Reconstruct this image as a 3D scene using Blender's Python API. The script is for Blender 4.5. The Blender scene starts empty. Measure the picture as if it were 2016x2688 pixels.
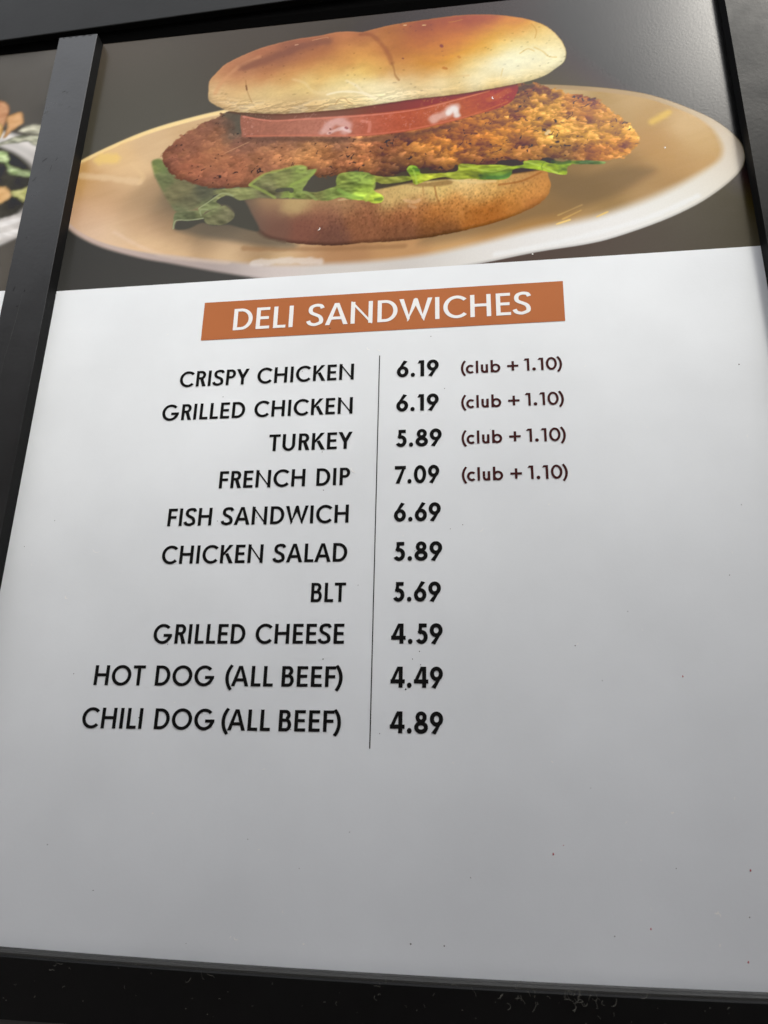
import bpy, math, random
import numpy as np
from mathutils import Vector, Matrix, Euler

SCN = bpy.context.scene
COL = SCN.collection
rnd = random.Random(11)

# Board space: x to the right and y upwards on the face of the sign, d out of the sign towards the viewer.
# One unit is the width of one menu panel (0.6 m). y = 0 is the line between the photograph and the white sheet.
S = 0.6
Z0 = 1.55
def W(x, y, d=0.0):
    return Vector((S * x, -S * d, Z0 + S * y))

# ---------------------------------------------------------------- camera
cam_data = bpy.data.cameras.new('camera')
cam = bpy.data.objects.new('camera', cam_data); COL.objects.link(cam)
SCN.camera = cam
cam_data.sensor_fit = 'VERTICAL'; cam_data.sensor_height = 36.0; cam_data.sensor_width = 27.0
cam_data.lens = 1930.0 / 2688.0 * 36.0
cam_data.clip_start = 0.02; cam_data.clip_end = 400
rot = Matrix.Rotation(math.radians(90), 4, 'X') @ (Matrix.Rotation(0.0197114, 4, 'Z') @ Matrix.Rotation(0.1280521, 4, 'Y') @ Matrix.Rotation(0.3254773, 4, 'X'))
cam.matrix_world = Matrix.Translation(W(0.620494, -0.654969, 0.869581)) @ rot
cam_data.dof.use_dof = True
cam_data.dof.focus_distance = 0.57
cam_data.dof.aperture_fstop = 9.0

# ---------------------------------------------------------------- daylight
SUN_EL, SUN_AZ = math.radians(50), math.radians(31)      # azimuth measured from straight in front of the sign towards its right
world = bpy.data.worlds.new('World'); SCN.world = world; world.use_nodes = True
wn = world.node_tree.nodes; wl = world.node_tree.links
bg = wn['Background']
sky = wn.new('ShaderNodeTexSky'); sky.sky_type = 'NISHITA'; sky.sun_disc = False
sky.sun_elevation = SUN_EL; sky.sun_rotation = math.radians(180) - SUN_AZ
sky.air_density = 1.0; sky.dust_density = 2; sky.ozone_density = 1.0
hs = wn.new('ShaderNodeHueSaturation'); hs.inputs['Saturation'].default_value = 0.15
wl.new(sky.outputs[0], hs.inputs['Color']); wl.new(hs.outputs[0], bg.inputs['Color'])
bg.inputs['Strength'].default_value = 0.15
sd = bpy.data.lights.new('sun', 'SUN'); sd.energy = 0.5; sd.angle = math.radians(10); sd.color = (1.0, .95, .85)
sun = bpy.data.objects.new('sun', sd); COL.objects.link(sun)
to_sun = Vector((math.sin(SUN_AZ) * math.cos(SUN_EL), -math.cos(SUN_AZ) * math.cos(SUN_EL), math.sin(SUN_EL)))
sun.rotation_euler = to_sun.to_track_quat('Z', 'Y').to_euler()
SCN.view_settings.view_transform = 'Standard'; SCN.view_settings.look = 'None'
SCN.view_settings.gamma = 1.0; SCN.view_settings.use_curve_mapping = False
SCN.view_settings.exposure = 1.93

# ---------------------------------------------------------------- helpers
def tag(o, label=None, cat=None, group=None, kind=None):
    for k, v in (('label', label), ('category', cat), ('group', group), ('kind', kind)):
        if v:
            o[k] = v
    return o

def mesh_obj(name, verts, faces, mat, parent=None, smooth=False):
    me = bpy.data.meshes.new(name)
    me.from_pydata([tuple(v) for v in verts], [], faces)
    me.validate(); me.update()
    if smooth:
        me.polygons.foreach_set('use_smooth', [True] * len(me.polygons))
    if mat:
        me.materials.append(mat)
    o = bpy.data.objects.new(name, me); COL.objects.link(o)
    if parent is not None:
        o.parent = parent
        o.matrix_parent_inverse = parent_inverse(parent)
    return o

def parent_inverse(p):
    m = Matrix.Identity(4)
    while p is not None:
        m = p.matrix_basis @ m if p.parent is None else p.matrix_parent_inverse @ p.matrix_basis @ m
        if p.parent is not None:
            q = p.parent
            m2 = Matrix.Identity(4)
            return (chain(p)).inverted()
        p = p.parent
    return m.inverted()

def chain(p):
    if p.parent is None:
        return p.matrix_basis.copy()
    return chain(p.parent) @ p.matrix_parent_inverse @ p.matrix_basis

def empty(name, loc):
    o = bpy.data.objects.new(name, None); COL.objects.link(o)
    o.location = loc; o.empty_display_size = .05
    return o

def material(name, base, rough, spec=.5, noise=None, bump=None, attr=None, stretch=None):
    m = bpy.data.materials.new(name); m.use_nodes = True
    nt = m.node_tree; N = nt.nodes; Lk = nt.links
    b = N['Principled BSDF']
    b.inputs['Base Color'].default_value = (*base, 1); b.inputs['Roughness'].default_value = rough
    b.inputs['Specular IOR Level'].default_value = spec
    tc = N.new('ShaderNodeTexCoord')
    if attr:
        a = N.new('ShaderNodeAttribute'); a.attribute_name = attr
        Lk.new(a.outputs['Color'], b.inputs['Base Color'])
    if noise:
        scale, amount = noise
        n = N.new('ShaderNodeTexNoise'); n.inputs['Scale'].default_value = scale; n.inputs['Detail'].default_value = 6
        Lk.new(tc.outputs['Object'], n.inputs['Vector'])
        mr = N.new('ShaderNodeMapRange'); mr.inputs['From Min'].default_value = .3; mr.inputs['From Max'].default_value = .7
        mr.inputs['To Min'].default_value = rough - amount; mr.inputs['To Max'].default_value = rough + amount
        Lk.new(n.outputs['Fac'], mr.inputs['Value']); Lk.new(mr.outputs[0], b.inputs['Roughness'])
        if not attr:
            mx = N.new('ShaderNodeMix'); mx.data_type = 'RGBA'; mx.blend_type = 'MULTIPLY'; mx.inputs[0].default_value = 1
            cr = N.new('ShaderNodeValToRGB'); cr.color_ramp.elements[0].position = .3; cr.color_ramp.elements[1].position = .7
            cr.color_ramp.elements[0].color = (.9, .9, .9, 1); cr.color_ramp.elements[1].color = (1, 1, 1, 1)
            Lk.new(n.outputs['Fac'], cr.inputs[0]); Lk.new(cr.outputs[0], mx.inputs[7]); mx.inputs[6].default_value = (*base, 1)
            Lk.new(mx.outputs[2], b.inputs['Base Color'])
    if bump:
        prev = None
        for scale, dist, strength in bump:
            n = N.new('ShaderNodeTexNoise'); n.inputs['Scale'].default_value = scale; n.inputs['Detail'].default_value = 3
            Lk.new(tc.outputs['Object'], n.inputs['Vector'])
            bp = N.new('ShaderNodeBump'); bp.inputs['Distance'].default_value = dist; bp.inputs['Strength'].default_value = strength
            Lk.new(n.outputs['Fac'], bp.inputs['Height'])
            if prev:
                Lk.new(prev.outputs[0], bp.inputs['Normal'])
            prev = bp
        Lk.new(prev.outputs[0], b.inputs['Normal'])
    return m

FILM = ((420, .00008, .5), (1300, .00005, .5))     # faint orange peel of the laminate
M = {
    'sheet': material('white_laminate', (.785, .82, .845), 0.22, 0.105, noise=(9, .03), bump=FILM),
    'print': material('printed_laminate', (.5, .5, .5), 0.22, 0.105, noise=(9, .03), bump=FILM, attr='Ink'),
    'black_ink': material('black_ink', (.008, .008, .008), 0.22, 0.105, bump=FILM),
    'brown_ink': material('dark_brown_ink', (.055, .017, .017), 0.22, 0.105, bump=FILM),
    'orange_ink': material('orange_brown_ink', (.445, .150, .056), 0.22, 0.105, noise=(9, .03), bump=FILM),
    'white_ink': material('white_ink', (.80, .80, .79), 0.22, 0.105, bump=FILM),
    'bar': material('dark_painted_metal', (.006, .0063, .0065), 0.32, 0.42, noise=(30, .05), bump=((260, .0002, .35), (1300, .00006, .4))),
    'right_bar': material('dark_painted_metal_low_sheen', (.011, .0115, .0115), 0.32, 0.035, noise=(30, .05), bump=((260, .0002, .35), (1300, .00006, .4))),  # same bar paint, sheen cut so the right bar shows less glare
    'bar_side': material('matte_black_edge', (.004, .004, .004), .6, .12),
    'rail': material('black_painted_metal', (.010, .0105, .0105), .38, 0.08, noise=(24, .05), bump=((260, .0002, .3), (1300, .00006, .3))),
    'low_rail': material('black_glossy_trim', (.004, .004, .004), .35, .2, noise=(24, .05), bump=((900, .0001, .3),)),
    'lip': material('worn_grey_lip', (.026, .026, .024), .5, .4, noise=(60, .08), bump=((500, .0003, .6),)),
    'groove': material('dark_seal', (.0025, .0025, .0025), .9, .0),
    'grey_metal': material('grey_metal', (.10, .10, .10), .5, .4),
    'chip': material('bare_metal_chip', (.42, .41, .39), .5),
    'dark_mark': material('dark_scratch', (.003, .003, .003), .7, .2),
    'pale_mark': material('pale_scratch', (.055, .056, .055), .6, .3),
    'lint': material('grey_lint', (.13, .127, .11), .9, .1),
    'white_dust': material('white_dust', (.85, .85, .83), .8, .2),
    'dirt': material('dark_dirt', (.06, .055, .05), .9, .1),
    'red': material('dried_red_drop', (.42, .045, .06), .45),
}

# ---------------------------------------------------------------- outlines and colours of the printed photographs
POLYGONS = {
    'plate': [(-0.0359,0.213),(-0.0042,0.2441),(0.0544,0.2752),(0.1104,0.2977),(0.1671,0.3124),(0.2277,0.3234),(0.3377,0.3354),(0.4842,0.3369),(0.6317,0.3269),(0.7359,0.3137),(0.7863,0.3044),(0.8359,0.2923),(0.884,0.2753),(0.9299,0.2478),(0.9679,0.2176),(0.9921,0.1855),(0.9996,0.1599),(0.996,0.1363),(0.9835,0.1173),(0.9597,0.096),(0.9266,0.0735),(0.8787,0.0508),(0.8155,0.0293),(0.7739,0.0206),(0.7084,0.0133),(0.6304,0.0005),(0.5454,-0.0094),(0.4369,-0.0122),(0.3362,-0.0048),(0.2612,0.0119),(0.2162,0.024),(0.1702,0.0368),(0.1331,0.0467),(0.0809,0.065),(0.0453,0.0811),(0.0173,0.0985),(-0.0005,0.1135),(-0.0307,0.1456)],
    'foot': [(0.625,-0.0041),(0.6671,0.0014),(0.7037,0.008),(0.7091,0.012),(0.6517,0.0127),(0.5988,0.0042)],
    'shadow': [(0.7209,0.1523),(0.7795,0.1389),(0.8203,0.1483),(0.8489,0.1467),(0.8745,0.1417),(0.8759,0.1346),(0.8562,0.1219),(0.8261,0.1032),(0.7876,0.0878),(0.7493,0.0746),(0.7011,0.0672),(0.6721,0.058),(0.6261,0.0482),(0.5451,0.0407),(0.5998,0.0887),(0.6823,0.1349)],
    'shadow_left': [(0.1737,0.099),(0.1962,0.1251),(0.2326,0.1218),(0.2795,0.1317),(0.3183,0.0865),(0.3666,0.052),(0.3207,0.0538),(0.2613,0.0695),(0.2126,0.0832)],
    'top_bun': [(0.2003,0.3885),(0.201,0.3665),(0.2015,0.3544),(0.2057,0.3442),(0.2233,0.3302),(0.2451,0.3191),(0.2686,0.314),(0.3217,0.3054),(0.3587,0.3034),(0.3956,0.3028),(0.4321,0.303),(0.4592,0.3047),(0.4848,0.3062),(0.5383,0.3097),(0.5913,0.3108),(0.6349,0.3139),(0.6784,0.3187),(0.713,0.3246),(0.7357,0.3321),(0.7516,0.3438),(0.7641,0.355),(0.7688,0.3694),(0.7676,0.386),(0.7616,0.4034),(0.7489,0.4244),(0.7322,0.4401),(0.7097,0.4532),(0.6797,0.4638),(0.6472,0.4711),(0.6111,0.4751),(0.5743,0.4744),(0.5373,0.4726),(0.5,0.4702),(0.4814,0.4671),(0.464,0.4638),(0.451,0.4613),(0.432,0.4651),(0.4072,0.4669),(0.3787,0.4633),(0.3402,0.461),(0.3021,0.4545),(0.2734,0.4463),(0.2451,0.4338),(0.2226,0.4204),(0.2087,0.4023)],
    'tomato': [(0.2618,0.3154),(0.2646,0.2718),(0.2716,0.2642),(0.318,0.2598),(0.3669,0.2547),(0.4393,0.2464),(0.4925,0.2452),(0.545,0.2494),(0.5971,0.2589),(0.6317,0.2682),(0.6591,0.2746),(0.68,0.2841),(0.689,0.2955),(0.6907,0.3194),(0.6315,0.3192),(0.5439,0.3148),(0.4847,0.3128),(0.3943,0.3114),(0.3018,0.3146)],
    'tomato_top': [(0.2589,0.3197),(0.2636,0.309),(0.3104,0.295),(0.3648,0.2926),(0.4468,0.2891),(0.5094,0.2893),(0.5537,0.2931),(0.6064,0.3041),(0.6498,0.3124),(0.6661,0.3202),(0.6317,0.3246),(0.5439,0.3202),(0.4846,0.3175),(0.3941,0.3153),(0.3016,0.3186)],
    'chicken': [(0.2313,0.3186),(0.2189,0.3095),(0.1968,0.3003),(0.1789,0.2884),(0.1609,0.2765),(0.1441,0.2572),(0.1362,0.2442),(0.1373,0.2349),(0.1469,0.2179),(0.1622,0.1985),(0.1902,0.1836),(0.2096,0.1751),(0.2379,0.1681),(0.2742,0.1667),(0.3005,0.1674),(0.3357,0.1761),(0.3707,0.1856),(0.3888,0.1773),(0.4014,0.1718),(0.4204,0.1763),(0.4591,0.1788),(0.4767,0.1706),(0.4941,0.1647),(0.5281,0.1718),(0.5536,0.1735),(0.5793,0.1666),(0.6047,0.1767),(0.6231,0.1741),(0.6479,0.1715),(0.6663,0.178),(0.6896,0.1756),(0.7159,0.1728),(0.7307,0.1754),(0.7674,0.1674),(0.7866,0.1634),(0.8186,0.1637),(0.8378,0.1652),(0.8515,0.1771),(0.8603,0.1867),(0.8615,0.2012),(0.8547,0.2147),(0.8478,0.2282),(0.8329,0.245),(0.8226,0.2592),(0.8106,0.276),(0.7943,0.2827),(0.77,0.2923),(0.7455,0.3043),(0.7323,0.3104),(0.7224,0.3185),(0.7088,0.3202),(0.6892,0.3249),(0.6025,0.3206),(0.4846,0.3159),(0.3638,0.3112),(0.2703,0.3183)],
    'bottom_bun': [(0.2727,0.1426),(0.2795,0.1249),(0.2882,0.105),(0.3002,0.0874),(0.3174,0.0716),(0.3442,0.0613),(0.3791,0.0533),(0.4234,0.0477),(0.4625,0.0488),(0.5293,0.0481),(0.5785,0.0529),(0.6273,0.0618),(0.6598,0.0695),(0.6922,0.0824),(0.7177,0.0966),(0.7302,0.1123),(0.7331,0.1266),(0.7306,0.1417),(0.7231,0.1541),(0.6557,0.1547),(0.5727,0.1526),(0.4881,0.147),(0.4022,0.1413),(0.3142,0.144)],
    'gap': [(0.2247,0.1726),(0.2883,0.1707),(0.3474,0.1786),(0.3945,0.181),(0.4586,0.1817),(0.5445,0.1779),(0.6564,0.179),(0.7329,0.1766),(0.7319,0.1573),(0.6556,0.1499),(0.5894,0.151),(0.5334,0.1496),(0.4797,0.1422),(0.4083,0.1337),(0.3262,0.1414),(0.2537,0.154),(0.2282,0.1364),(0.2164,0.1339),(0.2096,0.1596)],
    'gapleft': [(0.2446,0.1548),(0.263,0.1502),(0.2786,0.1423),(0.2926,0.1164),(0.3069,0.0841),(0.283,0.0896),(0.2586,0.0986),(0.2348,0.0993),(0.2163,0.1058),(0.1962,0.097),(0.1782,0.0965),(0.1734,0.1018),(0.1793,0.1139),(0.2155,0.1128),(0.2507,0.1202),(0.2658,0.1189),(0.2555,0.1339),(0.24,0.1388),(0.2347,0.1443)],
    'leaf1': [(0.1209,0.2296),(0.1277,0.2357),(0.1395,0.2322),(0.1555,0.2081),(0.1703,0.1933),(0.2098,0.1755),(0.2268,0.1695),(0.2274,0.1507),(0.213,0.1378),(0.1956,0.1309),(0.1738,0.13),(0.1609,0.1462),(0.1447,0.1738),(0.13,0.2017)],
    'leaf2': [(0.2254,0.1653),(0.2526,0.1663),(0.2833,0.1655),(0.3074,0.1553),(0.3286,0.1405),(0.3029,0.144),(0.2727,0.1426),(0.2613,0.1497),(0.2477,0.1531),(0.2348,0.1436),(0.2435,0.1343),(0.232,0.129),(0.2202,0.1258),(0.2138,0.1179),(0.2078,0.1297),(0.2086,0.1339),(0.2237,0.1453),(0.2383,0.1569),(0.2275,0.1565)],
    'leaf3': [(0.172,0.0984),(0.1741,0.1116),(0.1792,0.1146),(0.1961,0.1117),(0.2177,0.1133),(0.22,0.1089),(0.2279,0.1021),(0.2497,0.0994),(0.2632,0.1072),(0.2659,0.1177),(0.2539,0.1315),(0.2465,0.1343),(0.2256,0.1256),(0.2136,0.1181),(0.207,0.1294),(0.1775,0.1297),(0.1698,0.1225)],
    'leaf4': [(0.2858,0.1704),(0.2954,0.1801),(0.3089,0.1882),(0.3356,0.1935),(0.3586,0.1991),(0.3713,0.1957),(0.3728,0.1897),(0.3858,0.1898),(0.3878,0.1853),(0.3796,0.1732),(0.37,0.1549),(0.3689,0.1444),(0.3514,0.1405),(0.3265,0.1417),(0.3115,0.152),(0.2917,0.1654)],
    'leaf5': [(0.3533,0.1403),(0.3703,0.1492),(0.3904,0.1459),(0.4087,0.1512),(0.4207,0.155),(0.4197,0.1664),(0.4239,0.1767),(0.4366,0.1789),(0.45,0.1783),(0.466,0.1755),(0.4766,0.1692),(0.4973,0.1638),(0.5265,0.1628),(0.5345,0.1564),(0.5221,0.1528),(0.4941,0.1513),(0.4794,0.1563),(0.4769,0.1418),(0.4919,0.1293),(0.4899,0.1194),(0.4786,0.1174),(0.466,0.1237),(0.443,0.1279),(0.4285,0.1332),(0.4085,0.1288),(0.3852,0.1331)],
    'leaf6': [(0.5264,0.1748),(0.5315,0.1816),(0.54,0.1798),(0.5451,0.1708),(0.5502,0.1648),(0.5791,0.1631),(0.6007,0.1645),(0.6045,0.1774),(0.6296,0.1727),(0.6628,0.1693),(0.6807,0.1653),(0.6966,0.1665),(0.6979,0.1726),(0.7222,0.1711),(0.7382,0.1636),(0.7657,0.1656),(0.7637,0.1596),(0.7576,0.1547),(0.7563,0.1428),(0.7437,0.1452),(0.7214,0.1536),(0.6972,0.1602),(0.6816,0.159),(0.6786,0.1511),(0.6707,0.1429),(0.6423,0.1444),(0.6191,0.1487),(0.5992,0.1486),(0.5841,0.1551),(0.5621,0.1531),(0.5402,0.1461),(0.5351,0.1529),(0.5316,0.1637)],
    'leaf7': [(0.762,0.1659),(0.786,0.1648),(0.8104,0.1599),(0.8069,0.1561),(0.786,0.158),(0.767,0.1606)],
    'strip1': [(-0.1983,0.3905),(-0.1706,0.3922),(-0.1567,0.3855),(-0.1492,0.3721),(-0.148,0.3554),(-0.1509,0.3353),(-0.1557,0.318),(-0.1825,0.3145)],
    'strip2': [(-0.1485,0.3091),(-0.1459,0.3306),(-0.1511,0.35),(-0.1483,0.3571),(-0.1367,0.3615),(-0.1265,0.362),(-0.1198,0.3521),(-0.1171,0.3379),(-0.1239,0.3306),(-0.1358,0.3214),(-0.1432,0.3101)],
    'strip3': [(-0.1823,0.3471),(-0.1607,0.3429),(-0.1521,0.3273),(-0.1541,0.3097),(-0.1738,0.3054)],
    'cabbage1': [(-0.1165,0.3273),(-0.1051,0.3317),(-0.0815,0.329),(-0.0752,0.309),(-0.0931,0.311),(-0.1145,0.3166),(-0.1233,0.32)],
    'cabbage2': [(-0.1331,0.3074),(-0.1135,0.3117),(-0.0995,0.3093),(-0.0789,0.307),(-0.0774,0.2838),(-0.0903,0.2884),(-0.1025,0.296),(-0.1171,0.2945),(-0.1375,0.2951),(-0.1578,0.2941)],
    'green1': [(-0.1687,0.2809),(-0.1487,0.2828),(-0.134,0.2772),(-0.1267,0.2607),(-0.1262,0.2513),(-0.107,0.2416),(-0.0858,0.2348),(-0.0806,0.2213),(-0.104,0.2259),(-0.1239,0.2325),(-0.1348,0.2538),(-0.1645,0.2608)],
    'potato': [(-0.1608,0.21),(-0.1337,0.2082),(-0.1197,0.2045),(-0.111,0.1939),(-0.1101,0.1825),(-0.1194,0.1759),(-0.1265,0.172),(-0.1531,0.173)],
    'yellowleaf': [(-0.1118,0.1977),(-0.0987,0.198),(-0.0814,0.2038),(-0.0809,0.1872),(-0.0847,0.1726),(-0.0988,0.1814),(-0.1084,0.1868)],
    'rim': [(-0.1583,0.1349),(-0.1208,0.1434),(-0.102,0.1476),(-0.0775,0.1549),(-0.0588,0.1591),(-0.0514,0.1184),(-0.0809,0.1051),(-0.1116,0.0976),(-0.1497,0.0943)],
}
COLOURS = {
    'bg': [(0.0107,0.4661,98,90,82),(0.0631,0.3348,96,94,85),(0.1377,0.3662,92,90,82),(0.013,0.3166,90,88,82),(0.2267,0.4539,85,78,70),(0.2893,0.4877,80,73,66),(0.4862,0.4763,70,64,57),(0.665,0.4834,78,72,60),(0.7519,0.4378,98,94,80),(0.8071,0.3981,106,101,86),(0.894,0.4251,112,106,92),(0.9779,0.4286,114,108,94),(0.8871,0.3485,110,104,88),(0.9676,0.3377,112,106,90),(0.8294,0.3184,110,105,88),(0.9348,0.2829,118,112,95),(0.9981,0.2393,110,103,90),(0.9863,0.0289,85,82,70),(0.906,0.0109,88,84,76),(0.8045,-0.0118,88,78,72),(0.7032,-0.0039,86,72,66),(0.0575,0.0258,70,70,68),(0.1477,0.0258,75,74,72),(0.0119,0.0429,60,60,58)],
    'plate': [(0.0567,0.2416,222,190,148),(0.1176,0.2658,212,184,150),(0.1776,0.2979,205,176,140),(0.0805,0.2089,222,192,155),(0.0655,0.1807,192,160,128),(0.0333,0.1838,195,160,122),(0.1183,0.161,172,146,118),(0.1487,0.1152,168,140,114),(0.1063,0.1119,195,165,135),(0.0401,0.1392,207,174,144),(0.0081,0.1421,200,165,138),(0.0049,0.2014,200,160,110),(0.0319,0.1112,215,188,168),(0.0791,0.086,222,195,170),(0.1295,0.0749,222,192,160),(0.1729,0.0645,218,188,155),(0.2633,0.047,222,196,165),(0.3502,0.042,215,190,155),(0.1871,0.0978,150,126,100),(0.2384,0.0625,190,160,128),(0.2917,0.0548,175,148,118),(0.1638,0.1423,112,102,86),(0.2354,0.0937,100,93,82),(0.2687,0.1186,95,90,82),(0.3203,0.0592,150,124,96),(0.7724,0.2957,200,178,140),(0.853,0.2711,200,174,137),(0.8772,0.2394,190,160,118),(0.8346,0.2444,182,155,115),(0.8039,0.2698,178,152,112),(0.9273,0.2124,208,180,140),(0.9492,0.1755,200,170,125),(0.9202,0.1448,185,152,110),(0.9597,0.134,195,160,115),(0.8967,0.1675,190,155,110),(0.8727,0.1907,185,150,108),(0.8421,0.1393,158,130,95),(0.8166,0.1487,160,132,95),(0.7886,0.1245,140,116,84),(0.8106,0.0697,152,126,88),(0.8637,0.0908,175,145,105),(0.8914,0.1144,172,140,100),(0.7835,0.0496,182,152,112),(0.7477,0.0559,165,130,85),(0.7054,0.0467,170,132,85),(0.6525,0.0383,182,142,95),(0.5991,0.0298,198,160,115),(0.5179,0.0364,185,145,105),(0.4348,0.0431,172,132,98),(0.3784,0.0444,185,148,115)],
    'rim': [(0.0128,0.1129,205,180,165),(0.0816,0.0684,192,174,166),(0.1759,0.0384,182,167,161),(0.2654,0.0235,172,160,156),(0.3226,0.027,212,202,198),(0.4359,0.0136,208,203,198),(0.4909,0.0158,216,212,206),(0.5722,0.0127,218,216,211),(0.652,0.0223,226,224,220),(0.7307,0.0305,231,231,229),(0.8087,0.0442,235,235,233),(0.8869,0.068,233,233,228),(0.9399,0.0934,229,227,217),(0.9792,0.1287,231,225,213),(0.9929,0.1573,226,216,200),(0.9778,0.1998,215,200,178),(0.9306,0.2438,200,180,150),(0.8539,0.2819,190,166,132),(0.7452,0.3081,178,155,122),(0.0528,0.2689,235,200,145),(0.1451,0.3031,248,222,165),(0.2135,0.3196,240,215,165),(0.5183,0.0041,196,190,186),(0.0101,0.2503,215,175,120)],
    'top_bun': [(0.209,0.3655,225,190,145),(0.2124,0.3976,200,145,105),(0.2425,0.4225,190,130,98),(0.2927,0.4408,186,120,90),(0.3559,0.4546,176,108,82),(0.4065,0.4584,190,120,82),(0.2628,0.4116,160,108,85),(0.3066,0.4264,142,92,75),(0.3439,0.4421,140,90,75),(0.388,0.4468,152,95,72),(0.2447,0.3975,180,122,92),(0.296,0.395,185,125,85),(0.3585,0.4072,190,128,80),(0.4202,0.4275,200,135,80),(0.259,0.3794,212,158,108),(0.3285,0.3827,212,155,98),(0.3908,0.3867,218,165,98),(0.4517,0.4151,220,160,88),(0.4697,0.4371,205,140,80),(0.4569,0.4513,155,94,70),(0.4442,0.4589,185,115,78),(0.235,0.3623,222,185,135),(0.2678,0.3502,226,196,146),(0.3116,0.3528,226,196,142),(0.3614,0.3545,228,200,145),(0.3732,0.365,222,185,120),(0.4227,0.3627,228,195,125),(0.459,0.3739,232,190,110),(0.4831,0.3867,220,165,95),(0.4055,0.3333,245,226,182),(0.4479,0.3398,248,235,200),(0.4782,0.336,247,232,196),(0.4362,0.3257,238,215,165),(0.4002,0.3145,206,170,125),(0.3512,0.3165,206,173,130),(0.3013,0.3225,208,176,135),(0.2503,0.3325,206,173,132),(0.2239,0.3436,206,170,130),(0.4487,0.3141,215,180,130),(0.5002,0.4576,170,105,65),(0.5433,0.4598,160,90,52),(0.6043,0.4633,165,90,48),(0.6524,0.4604,178,100,52),(0.6936,0.4463,208,134,72),(0.5006,0.4329,175,110,70),(0.5132,0.4067,180,112,68),(0.5434,0.4269,186,111,56),(0.604,0.4388,195,115,48),(0.5616,0.3922,206,136,60),(0.6035,0.4025,216,141,56),(0.6516,0.428,220,150,65),(0.6812,0.4278,232,175,95),(0.722,0.422,236,192,118),(0.7499,0.3982,245,220,165),(0.6331,0.3984,226,166,76),(0.5913,0.3724,213,151,76),(0.5437,0.3629,210,155,90),(0.5137,0.3668,206,151,92),(0.6627,0.4024,242,205,125),(0.6919,0.3983,247,228,168),(0.7208,0.3944,249,233,183),(0.76,0.3733,248,235,195),(0.6209,0.3764,238,205,135),(0.6148,0.3615,240,215,160),(0.65,0.3647,247,238,208),(0.691,0.3748,251,246,222),(0.7312,0.3694,252,249,229),(0.6902,0.3516,250,245,223),(0.632,0.3437,247,238,212),(0.5734,0.3435,241,226,190),(0.5319,0.3449,235,215,175),(0.5141,0.3354,238,218,180),(0.4963,0.3299,242,225,188),(0.5557,0.3264,228,198,152),(0.6026,0.3244,230,198,143),(0.6606,0.3286,236,203,142),(0.7069,0.3379,240,212,152),(0.7356,0.3419,241,216,166),(0.5797,0.4219,196,120,50),(0.5556,0.3771,208,140,66),(0.5855,0.389,212,144,62),(0.6216,0.416,214,142,58),(0.5678,0.4645,160,90,50),(0.6285,0.4672,166,92,48),(0.4824,0.419,196,128,76),(0.6791,0.3647,252,248,228),(0.7135,0.3602,252,249,230),(0.7476,0.3556,250,244,218),(0.5316,0.3843,204,140,78),(0.2942,0.4198,166,108,82),(0.332,0.4271,158,100,78),(0.2436,0.41,176,118,90),(0.3828,0.4244,176,112,76),(0.4212,0.4029,208,148,88),(0.4243,0.3194,214,182,132),(0.3756,0.3198,208,175,130),(0.4604,0.325,246,230,192),(0.4236,0.3389,244,226,180)],
    'tomato': [(0.2729,0.287,182,110,95),(0.3168,0.2782,192,116,99),(0.3659,0.2726,204,124,108),(0.4145,0.2633,212,130,115),(0.4561,0.2661,210,110,90),(0.4915,0.2658,208,98,75),(0.5325,0.2686,204,90,62),(0.5731,0.2713,212,110,85),(0.6192,0.2771,214,108,74),(0.6424,0.2892,204,95,65),(0.6713,0.3007,194,85,55),(0.6858,0.3102,178,75,50)],
    'tomato_top': [(0.4851,0.2929,152,75,62),(0.4252,0.2954,142,92,80),(0.5733,0.3036,165,75,52),(0.6024,0.3092,168,72,46),(0.3337,0.3008,150,95,82),(0.2772,0.3105,115,88,76)],
    'chicken': [(0.1525,0.2392,140,90,72),(0.1818,0.2588,150,100,78),(0.204,0.2871,140,95,78),(0.2344,0.2991,112,86,72),(0.254,0.2892,95,88,78),(0.2183,0.2701,165,112,82),(0.1867,0.2131,160,100,75),(0.2235,0.2168,172,115,82),(0.2613,0.2055,170,110,80),(0.2263,0.187,150,95,75),(0.276,0.2486,136,95,78),(0.306,0.2566,130,95,80),(0.2963,0.224,178,120,85),(0.3384,0.227,186,126,85),(0.3684,0.2275,204,144,90),(0.3989,0.2132,200,135,80),(0.3554,0.2437,132,95,80),(0.4157,0.2334,126,90,72),(0.3106,0.1931,150,100,75),(0.3941,0.1883,140,92,68),(0.429,0.1955,150,95,65),(0.464,0.1955,185,115,70),(0.4459,0.2155,176,115,75),(0.4873,0.1895,122,80,60),(0.5158,0.2009,150,95,55),(0.4981,0.2281,140,85,60),(0.5444,0.205,186,120,60),(0.5729,0.2164,200,130,60),(0.5898,0.2002,195,125,55),(0.573,0.2418,150,90,55),(0.516,0.1865,98,70,55),(0.5615,0.1818,112,72,52),(0.6232,0.1825,122,75,45),(0.6354,0.2312,176,110,55),(0.6574,0.2143,195,130,60),(0.6586,0.2577,160,105,55),(0.6861,0.2399,180,120,60),(0.688,0.2912,140,100,60),(0.7167,0.3026,180,130,75),(0.7435,0.277,200,150,85),(0.7255,0.2499,205,150,80),(0.7402,0.2123,226,170,85),(0.7941,0.2064,226,170,90),(0.8308,0.1953,220,160,85),(0.8399,0.177,206,140,75),(0.797,0.2488,190,135,85),(0.7821,0.2724,190,130,85),(0.7685,0.2305,210,155,85),(0.7116,0.1872,152,100,60),(0.6789,0.1907,142,90,50),(0.7549,0.1826,126,90,60),(0.7973,0.1747,166,105,65),(0.8187,0.1758,180,115,70),(0.8477,0.2074,226,170,95),(0.8229,0.2315,210,155,90)],
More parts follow.
